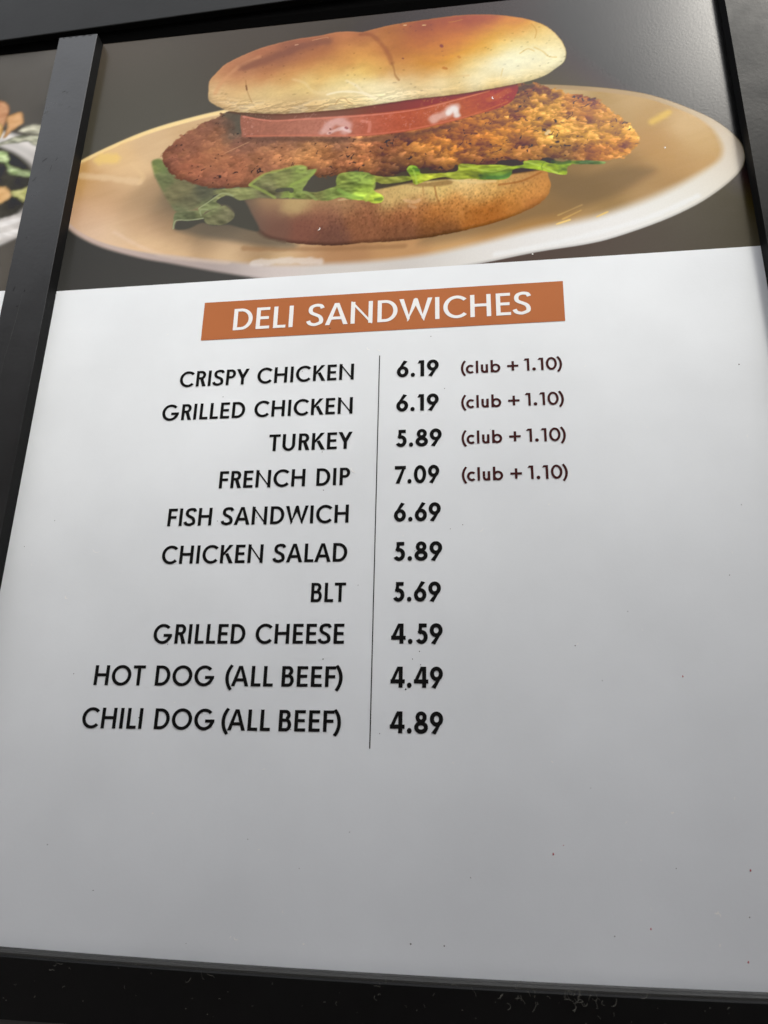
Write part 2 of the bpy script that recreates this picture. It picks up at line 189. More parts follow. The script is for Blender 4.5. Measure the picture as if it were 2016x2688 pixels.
    'bottom_bun': [(0.3148,0.1354,165,135,100),(0.362,0.131,186,160,112),(0.403,0.1237,176,140,100),(0.2798,0.1281,105,92,80),(0.2937,0.1024,104,88,78),(0.3104,0.1148,130,96,80),(0.33,0.0855,118,86,73),(0.376,0.0883,126,83,69),(0.4038,0.1064,136,89,71),(0.4171,0.0646,112,76,63),(0.4615,0.0809,136,89,63),(0.4607,0.1081,150,99,69),(0.4432,0.1235,170,130,92),(0.5055,0.1245,200,170,110),(0.5223,0.1298,210,180,115),(0.5447,0.1346,220,195,130),(0.5726,0.1319,215,185,115),(0.5449,0.1072,176,116,70),(0.5172,0.0962,152,96,62),(0.5176,0.0627,126,83,58),(0.5724,0.0646,122,79,48),(0.5725,0.0912,176,113,58),(0.5999,0.1021,190,130,70),(0.6277,0.1266,215,165,95),(0.6225,0.1408,226,200,140),(0.6552,0.1342,215,170,100),(0.6269,0.0863,172,107,50),(0.6537,0.0839,167,102,46),(0.6814,0.108,206,146,76),(0.7086,0.1188,215,156,85),(0.7252,0.1307,206,141,75),(0.7077,0.0988,172,107,56),(0.6883,0.148,190,146,90),(0.7153,0.1487,182,132,76),(0.6701,0.0923,182,117,56)],
    'lettuce': [(0.1288,0.2265,120,128,88),(0.1452,0.195,106,112,86),(0.1729,0.1703,112,108,88),(0.1939,0.1467,102,100,84),(0.2169,0.1589,84,84,76),(0.247,0.1611,125,128,96),(0.2835,0.1561,122,126,92),(0.2602,0.1476,135,138,102),(0.2225,0.1334,122,130,100),(0.1843,0.1227,104,110,90),(0.2337,0.1112,112,112,92),(0.2571,0.1161,108,106,90),(0.3122,0.1713,118,120,88),(0.3357,0.1761,122,126,86),(0.3132,0.1568,104,100,84),(0.3655,0.1732,128,140,88),(0.3608,0.1523,125,140,85),(0.3907,0.1389,118,120,80),(0.4138,0.1402,112,125,78),(0.4304,0.1597,126,140,76),(0.4533,0.1645,120,140,76),(0.4655,0.1422,150,175,80),(0.4802,0.1235,166,186,76),(0.4253,0.1426,108,126,70),(0.4993,0.1578,132,136,70),(0.522,0.1577,126,130,68),(0.5361,0.1738,110,150,52),(0.539,0.1525,152,166,60),(0.5615,0.1593,150,156,60),(0.6006,0.1568,140,150,65),(0.6174,0.1656,146,160,60),(0.656,0.1651,150,166,60),(0.6556,0.1485,88,126,65),(0.7053,0.167,140,165,60),(0.7266,0.1579,156,180,65),(0.7478,0.1523,166,190,75),(0.7539,0.1654,102,130,60),(0.7857,0.1614,78,102,76),(0.8068,0.1585,125,155,105)],
}
STROKES = [
    ('plate',[(-0.0044,0.2434),(0.0542,0.2727),(0.1107,0.2953),(0.1674,0.31),(0.2291,0.3216)],0.00702,(250,222,160),0.85,0.0027),
    ('plate',[(0.0336,0.2456),(0.0564,0.2439)],0.0162,(240,206,125),0.8,0.00756),
    ('plate',[(0.006,0.2149),(0.0556,0.2054),(0.1048,0.1931)],0.00864,(228,198,158),0.7,0.0054),
    ('plate',[(0.0871,0.2308),(0.1096,0.2045),(0.1067,0.1929)],0.0054,(228,196,150),0.5,0.00432),
    ('plate',[(0.8822,0.2246),(0.9047,0.2383)],0.00756,(236,200,112),0.75,0.00648),
    ('plate',[(0.7408,0.0728),(0.7741,0.0874)],0.00216,(220,182,110),0.8,0.00108),
    ('plate',[(0.7472,0.0657),(0.7724,0.0784)],0.00216,(215,175,105),0.8,0.00108),
    ('plate',[(0.7384,0.058),(0.7564,0.0636)],0.00216,(245,212,130),0.95,0.00108),
    ('plate',[(0.7933,0.0655),(0.8083,0.0725)],0.00216,(240,205,120),0.9,0.00108),
    ('plate',[(0.3026,0.0272),(0.3568,0.027),(0.4021,0.0221)],0.00864,(228,224,224),0.6,0.00432),
    ('plate',[(0.6518,0.014),(0.7566,0.0308),(0.8606,0.0575),(0.9292,0.0879)],0.0054,(240,243,244),0.6,0.00432),
    ('plate',[(0.0771,0.1003),(0.1562,0.0535),(0.2648,0.0302)],0.00432,(232,208,185),0.35,0.00432),
    ('plate',[(0.286,0.0539),(0.3555,0.0469),(0.4348,0.0418),(0.5234,0.0385)],0.0054,(140,104,72),0.45,0.00432),
    ('plate',[(0.7063,0.0071),(0.6723,-0.0002),(0.6303,-0.0045)],0.00216,(190,180,178),0.9,0.00108),
    ('top_bun',[(0.4492,0.4566),(0.4662,0.4525),(0.4822,0.4313),(0.4949,0.4076),(0.5001,0.3884)],0.0054,(138,80,56),0.45,0.00432),
    ('top_bun',[(0.5001,0.3884),(0.5039,0.376),(0.5059,0.3631),(0.5121,0.3513)],0.0027,(150,102,64),0.5,0.00162),
    ('top_bun',[(0.3415,0.3746),(0.3609,0.3641),(0.371,0.3494),(0.3838,0.3399),(0.399,0.342)],0.00324,(245,222,172),0.3,0.00324),
    ('top_bun',[(0.4289,0.3603),(0.4446,0.3481),(0.4541,0.3351),(0.4695,0.3216)],0.00324,(252,240,208),0.4,0.0027),
    ('top_bun',[(0.3993,0.3357),(0.4236,0.3389),(0.4542,0.332),(0.4756,0.3186)],0.00378,(252,240,205),0.7,0.00216),
    ('top_bun',[(0.4125,0.3131),(0.4181,0.324),(0.4272,0.3245),(0.4335,0.3159),(0.4397,0.3121)],0.00162,(190,152,105),0.6,0.00108),
    ('top_bun',[(0.2619,0.3831),(0.2645,0.3666),(0.2697,0.35),(0.2767,0.3333)],0.00119,(160,118,80),0.5,0.00108),
    ('top_bun',[(0.2636,0.3708),(0.2656,0.3617)],0.00216,(115,78,55),0.7,0.00081),
    ('top_bun',[(0.2127,0.361),(0.2205,0.3802),(0.2436,0.41),(0.2807,0.4299)],0.0054,(212,155,112),0.45,0.00324),
    ('top_bun',[(0.2565,0.41),(0.3066,0.4264),(0.3501,0.4437),(0.3942,0.4493)],0.01188,(128,84,70),0.6,0.00756),
    ('top_bun',[(0.7199,0.4408),(0.7268,0.4253),(0.7238,0.4098)],0.00119,(200,150,85),0.5,0.00108),
    ('top_bun',[(0.7,0.3815),(0.7119,0.3893),(0.7215,0.3833)],0.00135,(220,180,110),0.5,0.00135),
    ('top_bun',[(0.7224,0.391),(0.7346,0.3807),(0.7426,0.3695),(0.7539,0.3664)],0.00189,(226,192,122),0.5,0.00162),
    ('top_bun',[(0.6729,0.3539),(0.6696,0.3389)],0.00162,(228,205,150),0.6,0.00108),
    ('top_bun',[(0.5616,0.3489),(0.5852,0.3474),(0.6204,0.3468)],0.0027,(225,190,135),0.45,0.00162),
    ('top_bun',[(0.5785,0.414),(0.5797,0.4122)],0.00432,(130,72,30),0.8,0.00108),
    ('top_bun',[(0.5824,0.3673),(0.5865,0.3652)],0.00432,(188,118,55),0.7,0.00162),
    ('top_bun',[(0.6051,0.3879),(0.6075,0.3853)],0.00378,(190,120,52),0.6,0.00162),
    ('top_bun',[(0.5176,0.3957),(0.5188,0.3947)],0.00216,(120,70,40),0.8,0.00081),
    ('top_bun',[(0.3686,0.4545),(0.3907,0.4581),(0.3952,0.4558)],0.00108,(225,175,130),0.5,0.00081),
    ('top_bun',[(0.2634,0.4447),(0.2697,0.4464)],0.00162,(225,175,140),0.7,0.00081),
    ('top_bun',[(0.3403,0.4484),(0.3448,0.4486)],0.00162,(225,175,140),0.7,0.00081),
    ('top_bun',[(0.5186,0.4666),(0.5223,0.4661)],0.00162,(240,205,160),0.8,0.00081),
    ('top_bun',[(0.5494,0.4622),(0.5537,0.4616)],0.00162,(240,205,160),0.8,0.00081),
    ('top_bun',[(0.5909,0.4628),(0.5982,0.4626),(0.6128,0.4654)],0.00108,(225,165,100),0.45,0.00081),
    ('tomato',[(0.3966,0.2616),(0.4139,0.2785),(0.4321,0.2726),(0.4296,0.2579)],0.0108,(232,196,192),0.6,0.00648),
    ('tomato',[(0.404,0.257),(0.4235,0.2638),(0.4374,0.257)],0.00486,(243,224,224),0.55,0.00324),
    ('tomato',[(0.4558,0.2752),(0.4678,0.2708),(0.4671,0.2537)],0.00432,(226,150,132),0.5,0.00216),
    ('tomato',[(0.5673,0.2668),(0.5818,0.274),(0.5992,0.2854)],0.01296,(228,190,178),0.75,0.00648),
    ('tomato',[(0.5893,0.2761),(0.5975,0.2841),(0.6019,0.2702)],0.00648,(244,244,242),0.8,0.00432),
    ('tomato',[(0.2651,0.3065),(0.3102,0.2927),(0.365,0.2895),(0.4466,0.2861),(0.5094,0.2863),(0.5534,0.2901),(0.6064,0.3011),(0.6516,0.3122)],0.00216,(225,140,118),0.6,0.00108),
    ('tomato',[(0.2733,0.2663),(0.3667,0.2574),(0.4388,0.2494),(0.4925,0.2479),(0.5448,0.2523),(0.5973,0.2618),(0.6317,0.2704),(0.6765,0.2866)],0.00216,(225,130,100),0.4,0.00108),
    ('tomato',[(0.6511,0.2942),(0.6656,0.3014),(0.6801,0.3087)],0.00864,(214,125,95),0.4,0.00432),
    ('tomato',[(0.406,0.2658),(0.4073,0.2642)],0.00216,(120,70,66),0.8,0.00081),
    ('tomato',[(0.4052,0.2576),(0.407,0.2574)],0.00216,(110,60,56),0.8,0.00081),
    ('tomato',[(0.4312,0.2652),(0.433,0.2635)],0.00324,(150,85,85),0.8,0.00108),
    ('lettuce',[(0.2859,0.1702),(0.2971,0.1814),(0.3109,0.1895),(0.3357,0.1942),(0.3587,0.1984),(0.3701,0.1958),(0.3721,0.1912),(0.3677,0.1866),(0.3586,0.189)],0.00324,(160,182,92),0.6,0.00216),
    ('lettuce',[(0.286,0.1695),(0.3073,0.1567),(0.3273,0.142)],0.00378,(160,182,90),0.6,0.00216),
    ('lettuce',[(0.3871,0.1883),(0.3799,0.1789),(0.3657,0.1696),(0.3519,0.1638),(0.3513,0.1532),(0.3515,0.1404)],0.00378,(156,180,88),0.6,0.0027),
    ('lettuce',[(0.361,0.1487),(0.3709,0.1492),(0.3818,0.1418),(0.391,0.1325)],0.0027,(140,158,92),0.7,0.00162),
    ('lettuce',[(0.3294,0.1553),(0.3488,0.1556),(0.352,0.1517)],0.0054,(78,76,68),0.8,0.00162),
    ('lettuce',[(0.2086,0.1332),(0.2238,0.1446),(0.2396,0.1567),(0.2486,0.1573),(0.2611,0.1518)],0.00216,(160,168,124),0.8,0.00108),
    ('lettuce',[(0.2137,0.1193),(0.2114,0.1294),(0.2229,0.1298)],0.00162,(160,170,132),0.6,0.00108),
    ('lettuce',[(0.1719,0.0991),(0.1744,0.1137),(0.1957,0.1125),(0.2172,0.1141)],0.00162,(160,168,132),0.8,0.00081),
    ('lettuce',[(0.1296,0.231),(0.1393,0.2179),(0.1447,0.2099)],0.00756,(118,135,85),0.5,0.00432),
    ('lettuce',[(0.4647,0.1704),(0.4591,0.1653),(0.4622,0.158),(0.4737,0.1554)],0.00324,(165,190,90),0.7,0.00162),
    ('lettuce',[(0.4775,0.1621),(0.4768,0.1446),(0.4686,0.1315),(0.4671,0.124)],0.00378,(172,196,84),0.7,0.00216),
    ('lettuce',[(0.4801,0.1242),(0.4886,0.1248)],0.00486,(108,132,60),0.8,0.00162),
    ('lettuce',[(0.4251,0.1475),(0.4399,0.1363),(0.4601,0.1288)],0.00432,(128,165,75),0.6,0.00216),
    ('lettuce',[(0.5275,0.1754),(0.5332,0.1791),(0.539,0.163),(0.5413,0.1474)],0.0027,(170,200,84),0.7,0.00108),
    ('lettuce',[(0.536,0.176),(0.5434,0.1724)],0.00378,(75,115,45),0.7,0.00162),
    ('lettuce',[(0.6064,0.1758),(0.6504,0.1587),(0.6779,0.1642)],0.00162,(182,198,92),0.5,0.00108),
    ('lettuce',[(0.6446,0.1483),(0.6665,0.1475),(0.6764,0.152)],0.00486,(78,118,66),0.7,0.00216),
    ('lettuce',[(0.699,0.1718),(0.7213,0.1612),(0.7437,0.1466)],0.00216,(190,212,100),0.6,0.00108),
    ('lettuce',[(0.7271,0.1689),(0.7224,0.1611),(0.7231,0.1541)],0.00162,(115,145,55),0.6,0.00108),
    ('lettuce',[(0.7454,0.1477),(0.7481,0.1584)],0.00162,(120,150,55),0.6,0.00081),
    ('lettuce',[(0.7379,0.1678),(0.7511,0.1636),(0.7619,0.1653)],0.00432,(70,98,58),0.7,0.00216),
    ('bottom_bun',[(0.5676,0.1393),(0.5704,0.1219),(0.5753,0.1044)],0.0027,(160,105,58),0.6,0.00108),
    ('bottom_bun',[(0.5503,0.141),(0.5515,0.1271)],0.00216,(185,140,85),0.5,0.00108),
    ('bottom_bun',[(0.5236,0.1194),(0.5365,0.1148),(0.5448,0.1174)],0.00432,(222,180,135),0.6,0.00216),
    ('bottom_bun',[(0.5309,0.1085),(0.5393,0.1043)],0.00432,(215,170,125),0.5,0.00216),
    ('bottom_bun',[(0.6606,0.1337),(0.6933,0.1373),(0.7208,0.1502)],0.0027,(150,92,48),0.6,0.00162),
    ('bottom_bun',[(0.5107,0.1588),(0.5503,0.1444),(0.5894,0.1454)],0.00648,(105,72,42),0.5,0.00378),
    ('bottom_bun',[(0.4258,0.1286),(0.443,0.1304)],0.0027,(225,200,150),0.5,0.00162),
    ('bottom_bun',[(0.5894,0.151),(0.6225,0.1422),(0.6554,0.141)],0.00378,(228,205,150),0.5,0.00216),
    ('chicken',[(0.2401,0.2359),(0.2786,0.2543)],0.00108,(205,160,120),0.6,0.00054),
    ('chicken',[(0.7324,0.2203),(0.7353,0.2236)],0.00432,(235,215,170),0.7,0.00162),
    ('chicken',[(0.7272,0.2281),(0.73,0.2277)],0.00324,(60,45,35),0.8,0.00108),
    ('chicken',[(0.7451,0.2026),(0.7479,0.203)],0.00432,(50,40,35),0.8,0.00108),
    ('chicken',[(0.2393,0.3142),(0.2558,0.3044),(0.2622,0.2805)],0.01188,(92,88,76),0.7,0.0054),
    ('chicken',[(0.6973,0.311),(0.7144,0.3149)],0.00756,(95,85,66),0.7,0.00324),
    ('chicken',[(0.2689,0.26),(0.3672,0.2491),(0.4451,0.2391),(0.5037,0.2385),(0.5558,0.243),(0.6017,0.2517)],0.00648,(105,75,62),0.55,0.00432),
    ('chicken',[(0.8537,0.2152),(0.8584,0.2203),(0.8599,0.2131)],0.00432,(245,200,100),0.8,0.00162),
]

# ---------------------------------------------------------------- the printed photograph (numpy)
def lattice(ix, iy, seed):
    h = (ix.astype(np.int64) * 374761393 + iy.astype(np.int64) * 668265263 + seed * 1442695041) & 0x7fffffff
    h = ((h ^ (h >> 13)) * 1274126177) & 0x7fffffff
    return ((h ^ (h >> 16)) & 0xffff) / 65535.0

def vnoise(x, y, seed=0):
    x0 = np.floor(x); y0 = np.floor(y)
    fx = x - x0; fy = y - y0
    fx = fx * fx * fx * (fx * (fx * 6 - 15) + 10); fy = fy * fy * fy * (fy * (fy * 6 - 15) + 10)
    a = lattice(x0, y0, seed); b = lattice(x0 + 1, y0, seed)
    c = lattice(x0, y0 + 1, seed); d = lattice(x0 + 1, y0 + 1, seed)
    return (a * (1 - fx) + b * fx) * (1 - fy) + (c * (1 - fx) + d * fx) * fy

def fbm(x, y, seed=0, octaves=4, gain=.5):
    s = np.zeros_like(x); a = 1.0; t = 0.0
    for i in range(octaves):
        s += a * vnoise(x * 2 ** i + 17.3 * i, y * 2 ** i - 9.1 * i, seed + i)
        t += a; a *= gain
    return s / t

def worley(x, y, seed=0):
    x0 = np.floor(x); y0 = np.floor(y)
    best = np.full(x.shape, 9.0)
    for i in (-1, 0, 1):
        for j in (-1, 0, 1):
            px = x0 + i + lattice(x0 + i, y0 + j, seed); py = y0 + j + lattice(x0 + i, y0 + j, seed + 7)
            best = np.minimum(best, (x - px) ** 2 + (y - py) ** 2)
    return np.sqrt(best)

def sstep(a, b, v):
    t = np.clip((v - a) / (b - a), 0, 1)
    return t * t * (3 - 2 * t)

def catmull(pts, n=5, closed=True):
    p = np.array(pts, float); out = []
    m = len(p)
    for i in range(m if closed else m - 1):
        if closed:
            a, b, c, d = p[i - 1], p[i], p[(i + 1) % m], p[(i + 2) % m]
        else:
            a, b, c, d = p[max(i - 1, 0)], p[i], p[i + 1], p[min(i + 2, m - 1)]
        for t in np.arange(n) / n:
            out.append(.5 * (2 * b + (c - a) * t + (2 * a - 5 * b + 4 * c - d) * t * t + (3 * b - a - 3 * c + d) * t ** 3))
    if not closed:
        out.append(p[-1])
    return np.array(out)

def seg_dist(X, Y, a, b):
    d = b - a; q = d @ d + 1e-12
    t = np.clip(((X - a[0]) * d[0] + (Y - a[1]) * d[1]) / q, 0, 1)
    return (X - a[0] - t * d[0]) ** 2 + (Y - a[1] - t * d[1]) ** 2

class Painter:
    def __init__(self, x0, x1, y0, y1, nx, ny):
        self.X, self.Y = np.meshgrid(np.linspace(x0, x1, nx), np.linspace(y0, y1, ny))
        self.nx, self.ny = nx, ny
        self.img = np.zeros((ny, nx, 3)); self.ids = np.zeros((ny, nx), int)
        self.box = (x0, x1, y0, y1)
    def window(self, pts, pad):
        x0, x1, y0, y1 = self.box
        lo = pts.min(0) - pad; hi = pts.max(0) + pad
        i0 = int(np.clip((lo[0] - x0) / (x1 - x0) * (self.nx - 1), 0, self.nx)); i1 = int(np.clip((hi[0] - x0) / (x1 - x0) * (self.nx - 1) + 2, 0, self.nx))
        j0 = int(np.clip((lo[1] - y0) / (y1 - y0) * (self.ny - 1), 0, self.ny)); j1 = int(np.clip((hi[1] - y0) / (y1 - y0) * (self.ny - 1) + 2, 0, self.ny))
        return slice(j0, j1), slice(i0, i1)
    def sdf(self, name, pad=.03, smooth=True, wobble=0):
        """signed distance to an outline (positive inside), far outside = -1"""
        p = catmull(POLYGONS[name], 4) if smooth else np.array(POLYGONS[name])
        w = self.window(p, pad)
        X = self.X[w]; Y = self.Y[w]
        if wobble:
            X = X + wobble * (fbm(self.X[w] * 160, self.Y[w] * 160, 3, 3) - .5); Y = Y + wobble * (fbm(self.X[w] * 160, self.Y[w] * 160, 5, 3) - .5)
        best = np.full(X.shape, 9.0); inside = np.zeros(X.shape, bool)
        for a, b in zip(p, np.roll(p, -1, 0)):
            best = np.minimum(best, seg_dist(X, Y, a, b))
            if a[1] != b[1]:
                inside ^= ((a[1] > Y) != (b[1] > Y)) & (X < (b[0] - a[0]) * (Y - a[1]) / (b[1] - a[1]) + a[0])
        out = np.full(self.X.shape, -1.0)
        out[w] = np.where(inside, 1, -1) * np.sqrt(best)
        return out
    def gradient(self, name, mask, sigma=.02, warp=0):
        X = self.X[mask]; Y = self.Y[mask]
        if warp:
            X = X + warp * (fbm(X * 60, Y * 60, 21, 3) - .5); Y = Y + warp * (fbm(X * 60, Y * 60, 22, 3) - .5)
        acc = np.zeros((len(X), 3)); wt = np.zeros(len(X))
        for x, y, r, g, b in COLOURS[name]:
            q = (X - x) ** 2 + (Y - y) ** 2
            w = np.exp(-q / (2 * sigma * sigma)) + 2e-3 / (1 + q / (sigma * sigma)) ** 2
            acc += w[:, None] * np.array((r, g, b)) / 255.0; wt += w
        return acc / wt[:, None]
    def mix(self, mask, alpha, col):
        a = alpha[mask][:, None]
        self.img[mask] = self.img[mask] * (1 - a) + col * a
    def blur(self, n):
        for _ in range(n):
            p = np.pad(self.img, ((1, 1), (1, 1), (0, 0)), 'edge')
            self.img = (2 * self.img + p[:-2, 1:-1] + p[2:, 1:-1] + p[1:-1, :-2] + p[1:-1, 2:]) / 6
    def strokes(self, layer, limit=None):
        for lay, path, width, col, op, blur in STROKES:
            if lay != layer:
                continue
            p = catmull(path, 5, False)
            w = self.window(p, width + blur * 2)
            X = self.X[w]; Y = self.Y[w]
            j = (fbm(X * 90, Y * 90, 31, 2) - .5) * width * .45
            best = np.full(X.shape, 9.0)
            for a, b in zip(p[:-1], p[1:]):
                best = np.minimum(best, seg_dist(X, Y, a, b))
            d = np.sqrt(best) + j
            al = op * (1 - sstep(width / 2 - blur / 2, width / 2 + blur, d))
            if limit is not None:
                al = al * limit[w]
            self.img[w] = self.img[w] * (1 - al[..., None]) + np.array(col) / 255.0 * al[..., None]

PX = .00054
REGIONS = ['backdrop', 'plate', 'bottom_bun', 'lettuce', 'chicken', 'tomato_slice', 'top_bun']

def relief(X, Y, h, k, dx=.6, dy=.8):
    gy, gx = np.gradient(h)
    return k * (gx * dx + gy * dy)

def paint_sandwich(nx=960, ny=478):
    P = Painter(0, 1, 0, .497, nx, ny)
    X, Y = P.X, P.Y
    every = np.ones(X.shape, bool)
    P.img[:] = P.gradient('bg', every, .09).reshape(ny, nx, 3)
    # plate
    d = P.sdf('plate', .06)
    m = d > -8 * PX
    blur = np.where(X < .3, 6 * PX, 2.2 * PX)
    a = sstep(-blur, blur, d)
    inner = P.gradient('plate', m, .020, .004) * np.array((1.02, 1.005, .96)); rim = P.gradient('rim', m, .035)
    low = sstep(.24, .10, Y)                         # the near lip of the plate is broad, the far lip thin
    w = (PX * (14 + 36 * low * sstep(.02, .45, X) + 22 * low * sstep(.5, .8, X)))
    t = sstep(w * .8, w * 1.35, d)
    col = rim * (1 - t[m])[:, None] + inner * t[m][:, None]
    edge = (1 - sstep(0, 10 * PX, d)) * low
    col *= (1 - .16 * edge[m])[:, None]
    st = fbm(X * 14 + Y * 30, Y * 120 - X * 40, 9, 3) - .5
    col += (.022 * st * t)[m][:, None]
    P.mix(m, a, col)
    P.ids[d > 0] = 1
    P.strokes('plate', sstep(-3 * PX, 3 * PX, d))
    for nm, c, o, b in (('shadow', (124, 103, 76), .60, 20), ('shadow_left', (104, 95, 82), .75, 14)):
        s = P.sdf(nm, .06)
        P.mix(s > -.05, o * sstep(-b * PX, b * PX, s), np.array(c) / 255)
    # bottom bun
    d = P.sdf('bottom_bun', .04, wobble=.002)
    m = d > -6 * PX
    soft = np.where(X < .35, 9 * PX, 2.2 * PX)
    col = P.gradient('bottom_bun', m, .014, .008)
    pores = worley(X * 170, Y * 110, 4); fine = fbm(X * 420, Y * 300, 12, 3)
    gain = sstep(.30, .5, X) * sstep(.02, .12, d + .05)
    h = fbm(X * 150, Y * 90, 14, 4)
    col *= (1 + gain * (.34 * (fine - .5) + .30 * (h - .5) - .22 * sstep(.35, .05, pores)))[m][:, None]
    col *= (1 - .30 * (1 - sstep(0, 16 * PX, d)) * sstep(.16, .05, Y))[m][:, None]
    crumbs = sstep(.62, .75, fbm(X * 260, Y * 180, 19, 3)) * gain * sstep(.13, .04, Y)
    P.mix(m, sstep(-soft, soft, d), col)
    P.mix(m & (d > 0), crumbs * .35, np.array((205, 150, 95)) / 255)
    P.ids[d > 0] = 2
    P.strokes('bottom_bun', sstep(-PX, 3 * PX, d))
    # dark hollow under the fillet
    for nm in ('gap', 'gapleft'):
        s = P.sdf(nm, .04)
        c = np.array((76, 75, 68)) / 255 * (1 - sstep(.3, .7, X))[..., None] + np.array((62, 50, 36)) / 255 * sstep(.3, .7, X)[..., None]
        P.mix(s > -.02, .95 * sstep(-5 * PX, 4 * PX, s), c[s > -.02])
        P.ids[(s > 0) & (P.ids != 2) & (nm == 'gap')] = 3
    # lettuce behind
    def leaf(nm, soft, k=1.0):
        d = P.sdf(nm, .02, wobble=.0012)
        m = d > -soft * 1.5 * PX
        col = P.gradient('lettuce', m, .009, .004) * np.array((1.06, 1.06, .95))
        n = fbm(X * 60 + Y * 25, Y * 140, 41, 4)
        vein = np.abs(fbm(X * 45, Y * 70, 43, 3) - .5)
        col *= (1 + k * (.22 * (n - .5) + .06 * sstep(.03, .0, vein)))[m][:, None]
        gy, gx = np.gradient(fbm(X * 38, Y * 55, 47, 3))
        col *= (1 + k * 6 * (gx * .5 + gy))[m][:, None]
        P.mix(m, sstep(-soft * PX, soft * PX, d), col)
        P.mix(m, .14 * k * (1 - sstep(0, 4 * PX, np.abs(d - 1.5 * PX))), col * 1.2)
        P.ids[d > 0] = 3
    leaf('leaf1', 6, .35)
    # chicken
    d = P.sdf('chicken', .03, wobble=.0075)
    d2 = d + .004 * (fbm(X * 110, Y * 110, 51, 3) - .5) * sstep(.35, .7, X)
    m = d2 > -6 * PX
    col = P.gradient('chicken', m, .015, .010)
    k = .30 + .75 * sstep(.30, .55, X)
    ax = X * 1.0 + .25 * Y; ay = Y * 1.35 - .15 * X
    wx = .9 * (fbm(X * 50, Y * 50, 60, 3) - .5); wy = .9 * (fbm(X * 50, Y * 50, 61, 3) - .5)
    cell = worley(ax * 38 + wx, ay * 38 + wy, 62); cell2 = worley(ax * 85 + 2 * wx, ay * 85 + 2 * wy, 64)
    body = fbm(X * 30, Y * 42, 66, 4)
    h = -.95 * cell ** 2 - .28 * cell2 ** 2 + 1.0 * body + .30 * fbm(X * 170, Y * 170, 68, 3)
    hs = (h - h[m].mean()) / (h[m].std() + 1e-6)
    gy, gx = np.gradient(h)
    shade = 1 + k * np.clip(2.4 * (gx * .35 + gy * .9), -.17, .26) + k * .07 * np.clip(hs, -2.2, 1.6)
    col *= .98 * shade[m][:, None]
    hi = sstep(.3, 1.6, hs) * k
    col = col * (1 - .24 * hi[m][:, None]) + np.array((242, 184, 98)) / 255 * .24 * hi[m][:, None]
    lo = sstep(-.5, -1.9, hs) * k
    col = col * (1 - .22 * lo[m][:, None]) + np.array((118, 62, 30)) / 255 * .22 * lo[m][:, None]
    pep = sstep(.16, .07, worley(X * 48 + 3 * wx, Y * 60 + 3 * wy, 71)) * sstep(.50, .60, fbm(X * 30, Y * 30, 73, 2))
    und = (1 - sstep(2 * PX, 26 * PX, d)) * sstep(.28, .20, Y) * sstep(.75, .6, X)
    col *= (1 - .30 * und[m])[:, None]
    base = np.zeros_like(P.img); base[m] = col
    g = np.random.default_rng(12)
    pts = np.argwhere(d > 1.5 * PX)
    dens = .45 + .55 * sstep(.25, .5, X)
    for n_ in range(4600):                       # crumbs of the breading, each lit from the upper right
        j, i = pts[g.integers(len(pts))]
        x, y = X[j, i], Y[j, i]
        if g.random() > dens[j, i] + .25:
            continue
        ra = (g.uniform(12, 24) if n_ < 500 else g.uniform(4, 13)) * PX * (.55 + .55 * dens[j, i]); rb = ra * g.uniform(.35, .85); t = g.normal(.15, .6)
        k0 = int(ra / (X[0, 1] - X[0, 0])) + 2
        w = (slice(max(j - k0, 0), j + k0 + 1), slice(max(i - k0, 0), i + k0 + 1))
        u = ((X[w] - x) * math.cos(t) + (Y[w] - y) * math.sin(t)) / ra; v = (-(X[w] - x) * math.sin(t) + (Y[w] - y) * math.cos(t)) / rb
        rr = np.sqrt(u * u + v * v) + .35 * np.sin(3 * np.arctan2(v, u) + 6 * g.random()) * g.random()
        al = sstep(1.0, .62, rr) * g.uniform(.35, .8)
        lit = 1 + .22 * dens[j, i] * np.clip(((X[w] - x) * .45 + (Y[w] - y) * .9) / rb, -1, 1)
        c = base[j, i] * (1 + g.normal(.01, .10) * (.5 + .6 * dens[j, i]))
        c = c + (np.array((1.0, .76, .42)) - c) * max(0, g.normal(0, .06)) * dens[j, i]
        keep = base[w].sum(-1) > 0
        al = al * keep
        base[w] = base[w] * (1 - al[..., None]) + c * lit[..., None] * al[..., None]
    base *= (1 - .65 * pep)[..., None]
    col = base[m]
    P.mix(m, sstep(-3 * PX, 3 * PX, d2), col)
    P.ids[d > 0] = 4
    P.strokes('chicken', sstep(-PX, 3 * PX, d))
    for nm, b in (('leaf3', 2.5), ('leaf2', 2.5), ('leaf4', 2.5), ('leaf5', 2.5), ('leaf7', 2), ('leaf6', 1.8)):
        leaf(nm, b, .55 if nm in ('leaf2', 'leaf3', 'leaf4') else .8)
    P.strokes('lettuce')
    # tomato
    d = P.sdf('tomato', .02)
    m = d > -4 * PX
    col = P.gradient('tomato', m, .03) * np.array((.87, .94, .90))
    col *= (1 + .16 * (fbm(X * 300, Y * 300, 81, 3) - .5) + .10 * (fbm(X * 60, Y * 90, 83, 3) - .5))[m][:, None]
    P.mix(m, sstep(-2.5 * PX, 2.5 * PX, d), col)
    s = P.sdf('tomato_top', .02)
    mm = s > -4 * PX
    P.mix(mm, sstep(-3 * PX, 2 * PX, s) * sstep(-2 * PX, 2 * PX, d), P.gradient('tomato_top', mm, .03) * np.array((.88, .92, .88)))
    P.ids[d > 0] = 5
    P.strokes('tomato', sstep(-PX, 2 * PX, d))
    wet = sstep(.66, .74, fbm(X * 330, Y * 330, 87, 2)) * sstep(.55, .65, fbm(X * 40, Y * 40, 89, 2)) * sstep(3 * PX, 8 * PX, d)
    P.mix(d > 0, wet * .2, np.array((236, 190, 178)) / 255)
